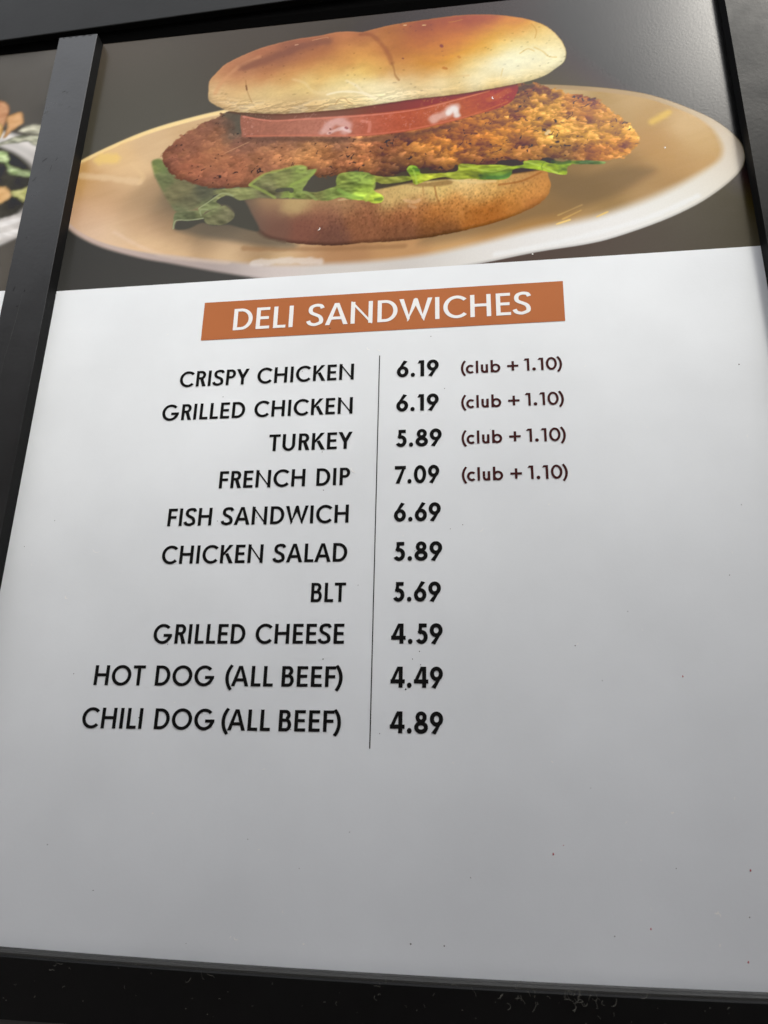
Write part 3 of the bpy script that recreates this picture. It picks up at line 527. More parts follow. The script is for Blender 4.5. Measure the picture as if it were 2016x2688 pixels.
    # top bun, with a line of shade under it
    d = P.sdf('top_bun', .03, wobble=.0010)
    P.mix(d > -.02, .6 * sstep(-12 * PX, 0, d) * (P.ids >= 4), np.array((92, 62, 48)) / 255)
    m = d > -5 * PX
    col = P.gradient('top_bun', m, .017, .006) * np.array((1.0, 1.015, .98))
    crust = fbm(X * 40, Y * 90, 91, 4) - .5
    fine = fbm(X * 300, Y * 300, 93, 3) - .5
    col *= (1 + .10 * crust + .05 * fine)[m][:, None]
    # flaky pale skin along the torn lower side
    low = sstep(60 * PX, 24 * PX, d) * sstep(.40, .33, Y)
    mid = sstep(.18, .27, X) * sstep(.62, .45, X)
    fl = fbm(X * 42 + 1.5 * fbm(X * 30, Y * 30, 94, 2), Y * 95, 95, 4); flg = np.gradient(fl)[0]
    col *= (1 + (.9 * mid + .25) * low * np.clip(5 * flg, -.10, .09))[m][:, None]
    patch = sstep(.52, .58, fl) * low * mid
    col = col * (1 - .22 * patch[m][:, None]) + np.array((252, 240, 212)) / 255 * .22 * patch[m][:, None]
    fuzz = sstep(24 * PX, 2 * PX, d) * sstep(.40, .33, Y)
    col *= (1 - fuzz * (.10 + .16 * np.clip(fbm(X * 260, Y * 70, 97, 3) - .42, 0, 1)))[m][:, None]
    specks = sstep(.10, .05, worley(X * 40 + 2 * fbm(X * 9, Y * 9, 7, 2), Y * 50, 99)) * sstep(.52, .62, fbm(X * 18, Y * 22, 101, 2))
    col *= (1 - .12 * specks[m])[:, None]
    rimlight = (1 - sstep(0, 7 * PX, d)) * sstep(.33, .42, Y)
    col = col * (1 - .25 * rimlight[m][:, None]) + np.array((225, 160, 115)) / 255 * .25 * rimlight[m][:, None]
    P.mix(m, sstep(-2.5 * PX, 2.5 * PX, d), col)
    P.ids[d > 0] = 6
    P.strokes('top_bun', sstep(-PX, 3 * PX, d))
    P.img *= (1 + .022 * (np.random.default_rng(5).random(X.shape) - .5))[..., None]
    return P


# ---------------------------------------------------------------- the frame of the sign
frame = empty('sign_cabinet', W(.5, -.93, 0))
tag(frame, 'black metal frame with upright bars holding the printed menu panels', 'sign cabinet')

def extrude_y(name, profile, ys, mat, parent, shift=None):
    """sweep an (x, d) outline along y"""
    v, f = [], []
    n = len(profile)
    for y in ys:
        for x, d in profile:
            v.append(W(x, y, d))
    for k in range(len(ys) - 1):
        for i in range(n):
            j = (i + 1) % n
            f.append((k * n + i, k * n + j, (k + 1) * n + j, (k + 1) * n + i))
    f.append(tuple(range(n))[::-1]); f.append(tuple(range((len(ys) - 1) * n, len(ys) * n)))
    return mesh_obj(name, v, f, mat, parent)

def bar_profile(x0, x1):      # six sides: right, edge, front, edge, left, back
    half = [(0, -.004), (0, .0201), (.0003, .0204)]
    return [(x1 - a, d) for a, d in half] + [(x0 + a, d) for a, d in half[::-1]]

BAR_W = .0685
mullions = []
for x0, paint in ((-BAR_W, 'bar'), (1.0, 'right_bar')):
    m = extrude_y('upright_bar', bar_profile(x0, x0 + BAR_W), (-.8655, -.4, 0, .4955), M[paint], frame)
    m.data.materials.append(M['bar_side'])
    for f in m.data.polygons[:-2]:
        f.material_index = 1 if f.index % 6 in (0, 4) else 0
    mullions.append(m)

def sweep_x(name, xs, profile_at, mat, parent, smooth=False):
    """sweep a (y, d) outline along x; the outline may change with x"""
    v, f = [], []
    n = len(profile_at(xs[0]))
    for x in xs:
        for y, d in profile_at(x):
            v.append(W(x, y, d))
    for k in range(len(xs) - 1):
        for i in range(n):
            j = (i + 1) % n
            f.append((k * n + i, (k + 1) * n + i, (k + 1) * n + j, k * n + j))
    f.append(tuple(range(n))); f.append(tuple(range((len(xs) - 1) * n, len(xs) * n))[::-1])
    return mesh_obj(name, v, f, mat, parent, smooth)

def top_edge(x):
    return .5205 + .034 * x                  # the lower front edge of the rail runs slightly out of square
sweep_x('top_rail', [-1.25, 0, 1.05, 2.2], lambda x: [(top_edge(x) - .0012, .004), (top_edge(x) - .0012, .0132), (top_edge(x) - .0006, .0142), (top_edge(x) + .0006, .0146), (.95, .0146), (.95, -.02), (top_edge(x) - .0012, -.02)], M['rail'], frame)
sweep_x('top_seal', [-1.25, 0, 1.05, 2.2], lambda x: [(.4972, -.02), (.4972, .0006), (.512, .0040), (.620, .0040), (.620, -.02)], M['groove'], frame)

def bow(x):
    t = min(max(x, -.06), 1.1)
    return -.8672 + .0047 * ((t - .53) / .45) ** 2
XS = [-1.25, -.3] + [i / 12 - .08 for i in range(15)] + [1.5, 2.2]
sweep_x('bottom_rail', XS, lambda x: [(bow(x) - .0045, -.02), (bow(x) - .0045, .0128), (bow(x) - .0060, .0150), (-.9262, .0165), (-.9262, -.02)], M['low_rail'], frame)
lip = sweep_x('rail_lip', XS, lambda x: [(bow(x) - .0044, -.002), (bow(x) + .0002, -.002), (bow(x), .0015), (bow(x) - .0012, .0026), (bow(x) - .0016, .0062), (bow(x) - .0006, .0076), (bow(x) - .0008, .0104), (bow(x) - .0022, .0124), (bow(x) - .0044, .0127)], M['lip'], frame)
tag(lip, 'grey worn lip along the top of the bottom rail')
mesh_obj('lower_panel', [W(-1.25, -.9262, -.004), W(2.2, -.9262, -.004), W(2.2, -1.6, -.004), W(-1.25, -1.6, -.004), W(-1.25, -.9262, -.02), W(2.2, -.9262, -.02), W(2.2, -1.6, -.02), W(-1.25, -1.6, -.02)],
         [(0, 3, 2, 1), (4, 5, 6, 7), (0, 1, 5, 4), (2, 3, 7, 6), (0, 4, 7, 3), (1, 2, 6, 5)], M['grey_metal'], frame)
mesh_obj('back_plate', [W(-1.25, -1.6, -.021), W(2.2, -1.6, -.021), W(2.2, .95, -.021), W(-1.25, .95, -.021), W(-1.25, -1.6, -.03), W(2.2, -1.6, -.03), W(2.2, .95, -.03), W(-1.25, .95, -.03)],
         [(0, 1, 2, 3), (7, 6, 5, 4), (0, 4, 5, 1), (2, 6, 7, 3), (0, 3, 7, 4), (1, 5, 6, 2)], M['groove'], frame)

# worn paint: nicks and scratches on the bars (x, y, length, angle, width, pale)
def mark(x, y, d, ln, ang, w, bend=0, n=5, zig=0):
    v, f = [], []
    for i in range(n + 1):
        t = i / n
        a = math.radians(ang) + bend * (t - .5)
        px = x + math.cos(a) * ln * (t - .5); py = y + math.sin(a) * ln * (t - .5) + zig * (rnd.random() - .5)
        ww = w * (.25 + .75 * math.sin(math.pi * (.08 + .84 * t))) * (.7 + .6 * rnd.random()) / 2
        nx, ny = -math.sin(a), math.cos(a)
        v += [(px + nx * ww, py + ny * ww, d), (px - nx * ww, py - ny * ww, d)]
        if i:
            f.append((2 * i - 2, 2 * i - 1, 2 * i + 1, 2 * i))
    return v, f

def marks_obj(name, specs, mat, parent, kind='stuff', label=None):
    V, F = [], []
    for sp in specs:
        v, f = mark(*sp); k = len(V)
        V += [W(*p) for p in v]; F += [tuple(i + k for i in q) for q in f]
    o = mesh_obj(name, V, F, mat, parent)
    return tag(o, label, kind=kind)

FD = .0206
def bx(xa):      # apparent position on the sheet -> position on the front of a bar
    return xa
left_dark = [(-.0395, .3730, FD, .006, 20, .0008), (-.0330, .3700, FD, .004, 40, .0006), (-.0485, .2330, FD, .010, 42, .0009), (-.0590, .1960, FD, .010, 55, .0006),
             (-.0350, .2150, FD, .012, 82, .0005), (-.0240, .3390, FD, .003, 10, .0006), (-.0520, .0850, FD, .003, 30, .0008),
             (-.0545, -.0060, FD, .008, 78, .0009), (-.0440, -.0370, FD, .0035, 20, .0013), (-.0370, -.0110, FD, .004, 70, .0011), (-.0280, .2330, FD, .008, 70, .0005)]
left_pale = [(-.0480, .4470, FD, .0055, 14, .0009), (-.0400, .3475, FD, .004, 35, .0008), (-.0375, .3445, FD, .003, -60, .0008), (-.0420, .3440, FD, .003, 70, .0007), (-.0640, .3320, FD, .0080, 38, .0007), (-.0590, .3310, FD, .003, -20, .0007),
             (-.0420, -.0700, FD, .110, 86, .00045, .05, 10), (-.0480, -.1750, FD, .120, 88, .0004, .04, 10), (-.0300, -.36, FD, .10, 87, .00035, 0, 8)]
dents = marks_obj('paint_scratches', left_dark, M['dark_mark'], mullions[0])
marks_obj('pale_scratches', left_pale, M['pale_mark'], mullions[0])
edge_nicks = [(-.0600 + i * .012 + rnd.uniform(-.003, .003), .4940, FD, rnd.uniform(.003, .008), rnd.uniform(-20, 20), .0012) for i in range(5)]
marks_obj('paint_chips', edge_nicks, M['dark_mark'], mullions[0])
right_dark = [(1.0610, .4290, FD, .012, 14, .0011, .5), (1.0740, .4330, FD, .005, 20, .0012), (1.0580, .1140, FD, .002, 0, .0012), (1.0450, .3600, FD, .003, 40, .0006)]
right_pale = [(1.0600, .4310, FD, .011, 14, .0007, .5), (1.0480, .2650, FD, .030, -62, .0004), (1.0650, .4420, FD, .012, -70, .0009), (1.0700, .4420, FD, .012, 10, .0009), (1.0350, .2000, FD, .02, 60, .0003)]
marks_obj('paint_scratches', right_dark, M['dark_mark'], mullions[1])
marks_obj('pale_scratches', right_pale, M['pale_mark'], mullions[1])

# ---------------------------------------------------------------- the menu panel
panel = empty('menu_board', W(.5, -.88, 0))
tag(panel, 'white deli sandwiches menu panel with a chicken sandwich photograph on top', 'menu board', 'menu boards in the sign')

def box_obj(name, x0, x1, y0, y1, d0, d1, mat, parent):
    v = [W(x, y, d) for d in (d0, d1) for x, y in ((x0, y0), (x1, y0), (x1, y1), (x0, y1))]
    return mesh_obj(name, v, [(3, 2, 1, 0), (4, 5, 6, 7), (0, 1, 5, 4), (1, 2, 6, 5), (2, 3, 7, 6), (3, 0, 4, 7)], mat, parent)
sheet = box_obj('white_sheet', -.030, 1.030, -.886, 0, -.007, 0, M['sheet'], panel)

def srgb_lin(c):
    c = np.clip(c, 0, 1)
    return np.where(c <= .04045, c / 12.92, ((c + .055) / 1.055) ** 2.4)

# The colours above were read off the sign as it hangs there; the sheen of the laminate and the daylight on it are taken
# out again so that only the ink is left (x, y on the sheet).
def ink_of(img, X, Y):
    veil = .84 * np.exp(-4.526 - 2.889 * X + 9.712 * Y + 4.108 * X * X + 2.369 * X * Y - 13.674 * Y * Y)
    light = .933 * (1.171 + .097 * X + .664 * Y - .16 * X * X + .06 * Y * Y)
    return np.clip((srgb_lin(img) - veil[..., None]) / light[..., None], .004, .86)

def print_meshes(P, names, parent, depth, img_mask_name='photograph'):
    """one flat grid, split between the things pictured: the backdrop is the part, each thing pictured a sub-part"""
    ny, nx = P.X.shape
    rgb = ink_of(P.img, P.X, P.Y)
    fid = P.ids[:-1, :-1]
    idx = np.arange(nx * ny).reshape(ny, nx)
    quads = np.stack([idx[:-1, :-1], idx[:-1, 1:], idx[1:, 1:], idx[1:, :-1]], -1)
    root = None
    for k, nm in enumerate(names):
        q = quads[fid == k]
        if not len(q):
            continue
        used, inv = np.unique(q, return_inverse=True)
        inv = inv.reshape(-1)
        co = np.empty((len(used), 3), np.float32)
        co[:, 0] = S * P.X.ravel()[used]; co[:, 1] = -S * depth; co[:, 2] = Z0 + S * P.Y.ravel()[used]
        me = bpy.data.meshes.new(nm)
        me.vertices.add(len(used)); me.vertices.foreach_set('co', co.ravel())
        me.loops.add(len(inv)); me.loops.foreach_set('vertex_index', inv.astype(np.int32))
        me.polygons.add(len(q)); me.polygons.foreach_set('loop_start', np.arange(0, len(inv), 4, dtype=np.int32))
        at = me.color_attributes.new('Ink', 'FLOAT_COLOR', 'POINT')
        c = np.ones((len(used), 4), np.float32); c[:, :3] = rgb.reshape(-1, 3)[used]
        at.data.foreach_set('color', c.ravel())
        me.update(); me.validate()
        me.materials.append(M['print'])
        o = bpy.data.objects.new(nm, me); COL.objects.link(o)
        o.parent = parent if root is None else root
        o.matrix_parent_inverse = parent_inverse(o.parent)
        if root is None:
            root = o
    return root

sandwich = paint_sandwich()
photo = print_meshes(sandwich, ['photograph', 'plate', 'bottom_bun', 'lettuce', 'chicken_fillet', 'tomato_slice', 'top_bun'], panel, 0.0)
tag(photo, 'printed photograph of a crispy chicken sandwich on a plate')

# ---- lettering: a geometric sans serif drawn here, in units of the capital height
def rect(x0, y0, x1, y1): return [[(x0, y0), (x1, y0), (x1, y1), (x0, y1)]]
def diag(xa, ya, xb, yb, hw): return [[(xa, ya), (xa + hw, ya), (xb + hw, yb), (xb, yb)]]
def ring(cx, cy, rx, ry, a0, a1, w, h, n=None):
    n = n or max(6, int(abs(a1 - a0) / 7)); out = []
    pt = lambda a, qx, qy: (cx + qx * math.cos(math.radians(a)), cy + qy * math.sin(math.radians(a)))
    for i in range(n):
        a, b = a0 + (a1 - a0) * i / n, a0 + (a1 - a0) * (i + 1) / n
        out.append([pt(a, rx - w, ry - h), pt(a, rx, ry), pt(b, rx, ry), pt(b, rx - w, ry - h)])
    return out
def dot(cx, cy, r, n=18): return [[(cx + r * math.cos(2 * math.pi * i / n), cy + r * math.sin(2 * math.pi * i / n)) for i in range(n)]]

def spine(w, h, sw):
    """S: two bowls joined through the middle"""
    pts = [(sw * .93, .80), (sw * .83, .915), (sw * .66, 1 - h * .42), (sw * .50, 1 + .012 - h / 2), (sw * .30, .965 - h * .45), (w * .62 + .02, .84), (w / 2 + .015, .745), (w * .62 + .015, .64), (sw * .32, .565),
           (sw * .52, .505), (sw * .74, .425), (sw - w * .62, .335), (sw - w / 2, .25), (sw - w * .62, .15), (sw * .68, .035 + h * .45), (sw * .47, -.012 + h / 2), (sw * .28, h * .48 + .01), (sw * .12, .125), (sw * .03, .235)]
    p = catmull(pts, 4, False); out = []
    t = np.gradient(p, axis=0); t /= np.linalg.norm(t, axis=1)[:, None]
    off = np.stack([-t[:, 1] * w / 2, t[:, 0] * h / 2], 1)
    a, b = p + off, p - off
    for i in range(len(p) - 1):
        out.append([tuple(a[i]), tuple(b[i]), tuple(b[i + 1]), tuple(a[i + 1])])
    return out

def glyph(ch, w, h):
    """(polygons, ink width, left bearing, right bearing)"""
    B = .085; R = .045
    if ch == 'A':
        W_ = .90; dw = w * 1.08
        return [[(0, 0), (dw, 0), (W_ / 2 + dw * .05, .86), (W_ / 2, 1), (W_ / 2 - dw / 2, 1)], [(W_ - dw, 0), (W_, 0), (W_ / 2 + dw / 2, 1), (W_ / 2, 1), (W_ / 2 - dw * .05, .86)], *rect(.22, .24, W_ - .22, .24 + h)], W_, .005, .005
    if ch == 'B':
        return rect(0, 0, w, 1) + rect(w, 1 - h, .33, 1) + rect(w, .5 - h / 2 + .02, .35, .5 + h / 2 + .02) + rect(w, 0, .35, h) + ring(.33, .75 + .01, .24, .24 + .0, -90, 90, w, h) + ring(.35, .2675 + h / 4 - .005, .27, .2675 + h / 4 - .005, -90, 90, w, h), .62, B, R
    if ch == 'C':
        return ring(.515, .5, .515, .515, 43, 317, w, h), .89, R, .03
    if ch == 'D':
        return rect(0, 0, w, 1) + rect(w, 1 - h, .30, 1) + rect(w, 0, .30, h) + ring(.30, .5, .48, .5, -90, 90, w, h), .78, B, R
    if ch == 'E':
        return rect(0, 0, w, 1) + rect(w, 1 - h, .54, 1) + rect(w, .51 - h / 2, .51, .51 + h / 2) + rect(w, 0, .55, h), .55, B, .05
    if ch == 'F':
        return rect(0, 0, w, 1) + rect(w, 1 - h, .53, 1) + rect(w, .50 - h / 2, .50, .50 + h / 2), .53, B, .03
    if ch == 'G':
        return ring(.515, .5, .515, .515, 43, 357, w, h) + rect(.56, .5 - h, 1.03, .5), 1.03, R, .06
    if ch == 'H':
        return rect(0, 0, w, 1) + rect(.78 - w, 0, .78, 1) + rect(w, .52 - h / 2, .78 - w, .52 + h / 2), .78, B, B
    if ch == 'I':
        return rect(0, 0, w, 1), w, B, B
    if ch == 'K':
        dw = w * 1.25
        return rect(0, 0, w, 1) + [[(w, .40), (w, .60), (.70 - dw, 1), (.70, 1)], [(w + .08, .50), (w + .06 + dw * .85, .56), (.74, 0), (.74 - dw, 0)]], .74, B, .0
    if ch == 'L':
        return rect(0, 0, w, 1) + rect(w, 0, .50, h), .50, B, .02
    if ch == 'N':
        return rect(0, 0, w, 1) + rect(.86 - w, 0, .86, 1) + [[(0, 1.0), (w * .15, 1.0), (.86, .0), (.86 - w * .15, 0), (w, .76), (w, .76)], [(0, 1.04), (w * .5, 1.0), (.86 - w, .24), (.86, -.04), (.86 - w * .5, .0), (w, .76)]][1:], .86, B, B
    if ch == 'O':
        return ring(.52, .5, .52, .515, 0, 360, w, h, 52), 1.04, R, R
    if ch == 'P':
        return rect(0, 0, w, 1) + rect(w, 1 - h, .30, 1) + rect(w, .42, .30, .42 + h) + ring(.30, .71, .28, .29, -90, 90, w, h), .58, B, .02
    if ch == 'R':
        dw = w * 1.2
        return rect(0, 0, w, 1) + rect(w, 1 - h, .30, 1) + rect(w, .44, .30, .44 + h) + ring(.30, .72, .28, .28, -90, 90, w, h) + [[(.24, .47), (.24 + dw * .9, .47), (.62, 0), (.62 - dw, 0)]], .62, B, .01
    if ch == 'S':
        return spine(w, h, .62), .62, .05, .05
    if ch == 'T':
        return rect(0, 1 - h, .64, 1) + rect(.32 - w / 2, 0, .32 + w / 2, 1 - h), .64, .02, .02
    if ch == 'U':
        return rect(0, .36, w, 1) + rect(.72 - w, .36, .72, 1) + ring(.36, .36, .36, .375, 180, 360, w, h), .72, B, B
    if ch == 'W':
        dw = w * 1.06; ww = 1.28; q = ww / 4
        return [[(0, 1), (dw, 1), (q + dw * .55, .10), (q + .02, -.03)], [(q - .02, -.03), (q - .02 + dw * .1, -.03), (ww / 2 + dw * .5, .86), (ww / 2, 1.02), (ww / 2 - dw * .45, .98)][0:], [(ww / 2 - dw * .5, .86), (ww / 2, 1.02), (ww / 2 + dw * .45, .98), (ww - q + .02, -.03), (ww - q - .02, -.03)], [(ww - dw, 1), (ww, 1), (ww - q - .0, -.03), (ww - q - dw * .55, .10)]], ww, .0, .0
    if ch == 'Y':
        dw = w * 1.15
        return [[(0, 1), (dw, 1), (.39 + w / 2, .46), (.39 - w / 2, .40)], [(.78 - dw, 1), (.78, 1), (.39 + w / 2, .40), (.39 - w / 2, .46)], *rect(.39 - w / 2, 0, .39 + w / 2, .47)], .78, .0, .0
    if ch == '0':
        return ring(.39, .5, .39, .515, 0, 360, w, h, 52), .78, .05, .05
    if ch == '1':
        return rect(.40 - w, 0, .40, 1) + [[(0, 1 - h * .92 - .02), (.40 - w, 1 - h * .92 + .0), (.40 - w, 1), (.10, 1)]], .40, .06, .10
    if ch == '4':
        return rect(.50 - w * .2, 0, .50 + w * .8, 1) + rect(0, .20, .80, .20 + h) + [[(0, .20), (w * 1.15, .20 + h), (.50 - w * .2, .80), (.50 + w * .8, 1), (.50 - w * .55, 1), (0, .30)]], .80, .03, .03
    if ch == '5':
        return rect(.20, 1 - h, .64, 1) + [[(.15, .50), (.15 + w * .98, .56), (.20 + w * .92, 1), (.20 + w * .2, 1)]] + ring(.35, .335, .345, .345, -150, 128, w, h), .70, .04, .04
    if ch == '6':
        dw = w * 1.12
        return ring(.355, .335, .355, .345, 0, 360, w, h, 44) + [[(.02, .40), (.05 + dw * .95, .56), (.64, 1.0 - .03), (.64 - dw * .9, 1.04)]], .71, .04, .04
    if ch == '9':
        g, ww, l, r = glyph('6', w, h)
        return [[(ww - x, 1 - y) for x, y in p] for p in g], ww, l, r
    if ch == '7':
        dw = w * 1.12
        return rect(0, 1 - h, .70, 1) + [[(.06, 0), (.06 + dw, 0), (.70, 1 - h * .2), (.70 - dw, 1 - h)]], .70, .02, .02
    if ch == '8':
        return ring(.37, .735, .30, .275, 0, 360, w * .95, h * .92, 40) + ring(.37, .275, .37, .29, 0, 360, w, h, 44), .74, .04, .04
    if ch == '.':
        return dot(.13, .115, .13), .26, .07, .07
    if ch == '+':
        return rect(0, .45 - h / 2, .80, .45 + h / 2) + rect(.40 - w / 2, .07, .40 + w / 2, .45 - h / 2) + rect(.40 - w / 2, .45 + h / 2, .40 + w / 2, .83), .80, .12, .08
    if ch == '(':
        return ring(1.02, .43, 1.02, .98, 139, 221, w, h * .8, 16), .27, .06, .02
    if ch == ')':
        return ring(-.75, .43, 1.02, .98, -41, 41, w, h * .8, 16), .27, .02, .06
    if ch == 'c':
        return ring(.34, .34, .34, .355, 46, 314, w, h), .58, .05, .04
    if ch == 'l':
        return rect(0, 0, w, 1), w, .085, .085
    if ch == 'u':
        return rect(0, .28, w, .68) + rect(.52 - w, 0, .52, .68) + ring(.26, .27, .26, .285, 180, 360, w, h), .52, .08, .08
    if ch == 'b':
        return rect(0, 0, w, 1) + ring(.35, .34, .35, .355, 0, 360, w, h, 40), .70, .085, .05
    return [], .34, 0, 0

def layout(text, w, h):
    x = 0.0; out = []; last = 0
    for i, ch in enumerate(text):
        if ch in ' ~_':
            x += {' ': .44, '~': .22, '_': .30}[ch]; continue
        g, ww, l, r = glyph(ch, w, h)
        if i: x += l
        out.append([[(px + x, py) for px, py in p] for p in g])
        last = x + ww
        x += ww + r + .02
    return out, last

def lettering(name, text, x0, x1, base, cap, w, h, mat, parent, depth=.0004, slope=0.0, label=None):
    """x0, x1: left and right end of the ink on the sheet; base: the baseline"""
    glyphs, total = layout(text, w, h)
    k = (x1 - x0) / total
    V, F = [], []
    for gi, g in enumerate(glyphs):
        for pi, poly in enumerate(g):
            q = []
            for px, py in poly:
                if not q or (abs(px - q[-1][0]) + abs(py - q[-1][1])) > 1e-6:
                    q.append((px, py))
            area = sum(a[0] * b[1] - b[0] * a[1] for a, b in zip(q, q[1:] + q[:1]))
            if area < 0: q = q[::-1]
            s = len(V)
            V += [W(x0 + px * k, base + py * cap + slope * px, depth + 2e-6 * (pi % 40)) for px, py in q]
            F.append(tuple(range(s, s + len(q))))
    o = mesh_obj(name, V, F, mat, parent)
    return tag(o, label)

# title
banner = mesh_obj('title_banner', [W(.2356, -.0988, .0003), W(.7407, -.0988, .0003), W(.7411, -.0363, .0003), W(.2354, -.0365, .0003)], [(0, 1, 2, 3)], M['orange_ink'], panel)
tag(banner, 'orange brown title strip reading DELI SANDWICHES')
lettering('title_lettering', 'DELI SANDWICHES', .2813, .6966, -.0852, .0350, .165, .130, M['white_ink'], banner, .0006)

ITEMS = [('CRISPY CHICKEN', .2117, '6.19', .5162, .5724, 1), ('GRILLED CHICKEN', .1920, '6.19', .5162, .5722, 1), ('TURKEY', .3467, '5.89', .5153, .5758, 1), ('FRENCH DIP', .2832, '7.09', .5156, .5725, 1),
         ('FISH SANDWICH', .2182, '6.69', .5154, .5741, 0), ('CHICKEN SALAD', .2162, '5.89', .5148, .5756, 0), ('BLT', .4145, '5.69', .5149, .5738, 0), ('GRILLED CHEESE', .2175, '4.59', .5144, .5756, 0),
         ('HOT DOG (ALL_BEEF)', .1474, '4.49', .5144, .5756, 0), ('CHILI DOG~(ALL_BEEF)', .1394, '4.89', .5145, .5756, 0)]
for i, (name, xl, price, pl, pr, club) in enumerate(ITEMS):
    b = -.1718 - .05066 * i
    lettering('item_name', name, xl, .4578 if name != 'TURKEY' else .4592, b, .0241, .180, .152, M['black_ink'], panel, label='printed black line reading ' + name.replace('~', ' ').replace('_', ' '))
    lettering('price', price, pl, pr, b, .0241, .225, .195, M['black_ink'], panel, label='bold black price reading ' + price)
    if club:
        lettering('surcharge_note', '(club_+~1.10)', .6017 - .0003 * i, .7330 - .0005 * i, b + .0010, .0183, .175, .160, M['brown_ink'], panel, label='small dark brown note reading (club + 1.10)')
mesh_obj('divider_line', [W(.4914, -.6450, .0003), W(.4926, -.6450, .0003), W(.4930, -.1373, .0003), W(.4918, -.1373, .0003)], [(0, 1, 2, 3)], M['black_ink'], panel)

# dust, drops and grit on the sheet
def blob(x, y, r, d=.0003, n=9, sx=1.0, ang=0):
    pts = []
    for i in range(n):
        a = 2 * math.pi * i / n; rr = r * rnd.uniform(.75, 1.2)
        u, v = rr * math.cos(a) * sx, rr * math.sin(a)
        pts.append((x + u * math.cos(ang) - v * math.sin(ang), y + u * math.sin(ang) + v * math.cos(ang)))
    v = [W(px, py, d) for px, py in pts] + [W(x, y, d + r * .45)]
    return v, [(i, (i + 1) % n, n) for i in range(n)]

def blobs_obj(name, specs, mat, parent, kind=None, label=None):
    V, F = [], []
    for sp in specs:
        v, f = blob(*sp); k = len(V); V += v; F += [tuple(i + k for i in q) for q in f]
    return tag(mesh_obj(name, V, F, mat, parent), label, kind=kind)

for x, y, r in [(0.8421, -0.5623, 0.0011), (0.6912, -0.7479, 0.0013), (0.888, -0.7564, 0.0012), (0.7846, -0.814, 0.001), (0.8751, -0.8392, 0.0011), (0.7022, -0.739, 0.0006)]:
    blobs_obj('red_drop', [(x, y, r, .0003, 9, .7)], M['red'], panel, label='tiny dried red drop on the white sheet')
blobs_obj('dirt_specks', [(0.4216, -0.0903, 0.0011, 0.0003, 8), (0.9506, -0.1757, 0.0009, 0.0003, 8), (0.5619, -0.1115, 0.0007, 0.0003, 8), (0.5324, -0.5787, 0.001, 0.0003, 8), (0.5482, -0.5353, 0.0007, 0.0003, 8), (0.5401, -0.5442, 0.0006, 0.0003, 8), (0.4331, -0.5445, 0.0008, 0.0003, 8), (0.4726, -0.455, 0.0005, 0.0003, 8), (0.0598, -0.3633, 0.0006, 0.0003, 8), (0.2114, -0.6148, 0.0007, 0.0003, 8), (0.5496, -0.5507, 0.0006, 0.0003, 8), (0.7273, -0.5284, 0.0007, 0.0003, 8), (0.7889, -0.489, 0.0005, 0.0003, 8), (0.3286, -0.2024, 0.0006, 0.0003, 8), (0.2769, -0.1896, 0.0006, 0.0003, 8), (0.5799, -0.1915, 0.0006, 0.0003, 8), (0.4236, -0.33, 0.0006, 0.0003, 8), (0.5403, -0.8388, 0.0008, 0.0003, 8), (0.119, -0.7572, 0.0006, 0.0003, 8), (0.5753, -0.8389, 0.0008, 0.0003, 8), (0.8816, -0.7994, 0.0007, 0.0003, 8), (0.7606, 0.3485, 0.0009, 0.0003, 8, 0.5)] + [(rnd.uniform(.0, 1.0), rnd.uniform(-.86, -.11), rnd.choice((.0004, .0005, .0006)), .0003, 7) for _ in range(36)], M['dirt'], panel, 'stuff')
pale = [(0.4604, -0.3044, 0.0003, 0.01, -50, 0.0014, 0.6), (0.0926, -0.4683, 0.0003, 0.006, -50, 0.0016, 1.5), (0.8505, -0.7973, 0.0003, 0.005, 20, 0.0016, 1), (0.8533, -0.7982, 0.0003, 0.004, 120, 0.0014, 1), (0.8167, -0.704, 0.0003, 0.0035, 10, 0.0016, 1), (0.3505, -0.8433, 0.0003, 0.006, -30, 0.001, 1.2), (0.426, -0.8441, 0.0003, 0.0022, 0, 0.002, 0), (0.85, -0.8258, 0.0003, 0.003, 80, 0.0012, 0), (0.4508, -0.5609, 0.0003, 0.012, -40, 0.0008, 1.5), (0.6243, -0.3883, 0.0003, 0.008, 40, 0.0006, 1), (0.1239, -0.408, 0.0003, 0.012, -20, 0.0007, 1), (0.4755, -0.1266, 0.0003, 0.007, -50, 0.001, 1), (0.4908, -0.1292, 0.0003, 0.005, -40, 0.001, 1), (0.8959, 0.1758, 0.0003, 0.0045, 60, 0.0014, 2.5), (0.6552, 0.2967, 0.0003, 0.006, -70, 0.0016, 1.5), (0.3989, 0.0782, 0.0003, 0.006, 60, 0.0014, 1), (0.7028, 0.0106, 0.0003, 0.002, 0, 0.002, 0), (0.2419, -0.7204, 0.0003, 0.002, 0, 0.0014, 0), (0.3703, -0.7541, 0.0003, 0.0025, 20, 0.0012, 0), (0.695, -0.6553, 0.0003, 0.0025, -30, 0.001, 0), (0.73, -0.5263, 0.0003, 0.0022, 40, 0.001, 0), (0.3452, -0.8413, 0.0003, 0.003, 60, 0.001, 0)] + [(rnd.uniform(.02, .98), rnd.uniform(-.86, .02), .0003, rnd.uniform(.002, .004), rnd.uniform(0, 180), .0007, rnd.uniform(-2, 2)) for _ in range(36)]
marks_obj('dust_flecks', pale, M['white_dust'], panel)

# ---------------------------------------------------------------- the neighbouring panel
panel2 = empty('menu_board', W(-.5685, -.88, 0))
tag(panel2, 'menu panel with a salad photograph, cut off behind the upright bar', 'menu board', 'menu boards in the sign')
box_obj('white_sheet', -1.098, -.0385, -.886, .0069, -.007, 0, M['sheet'], panel2)

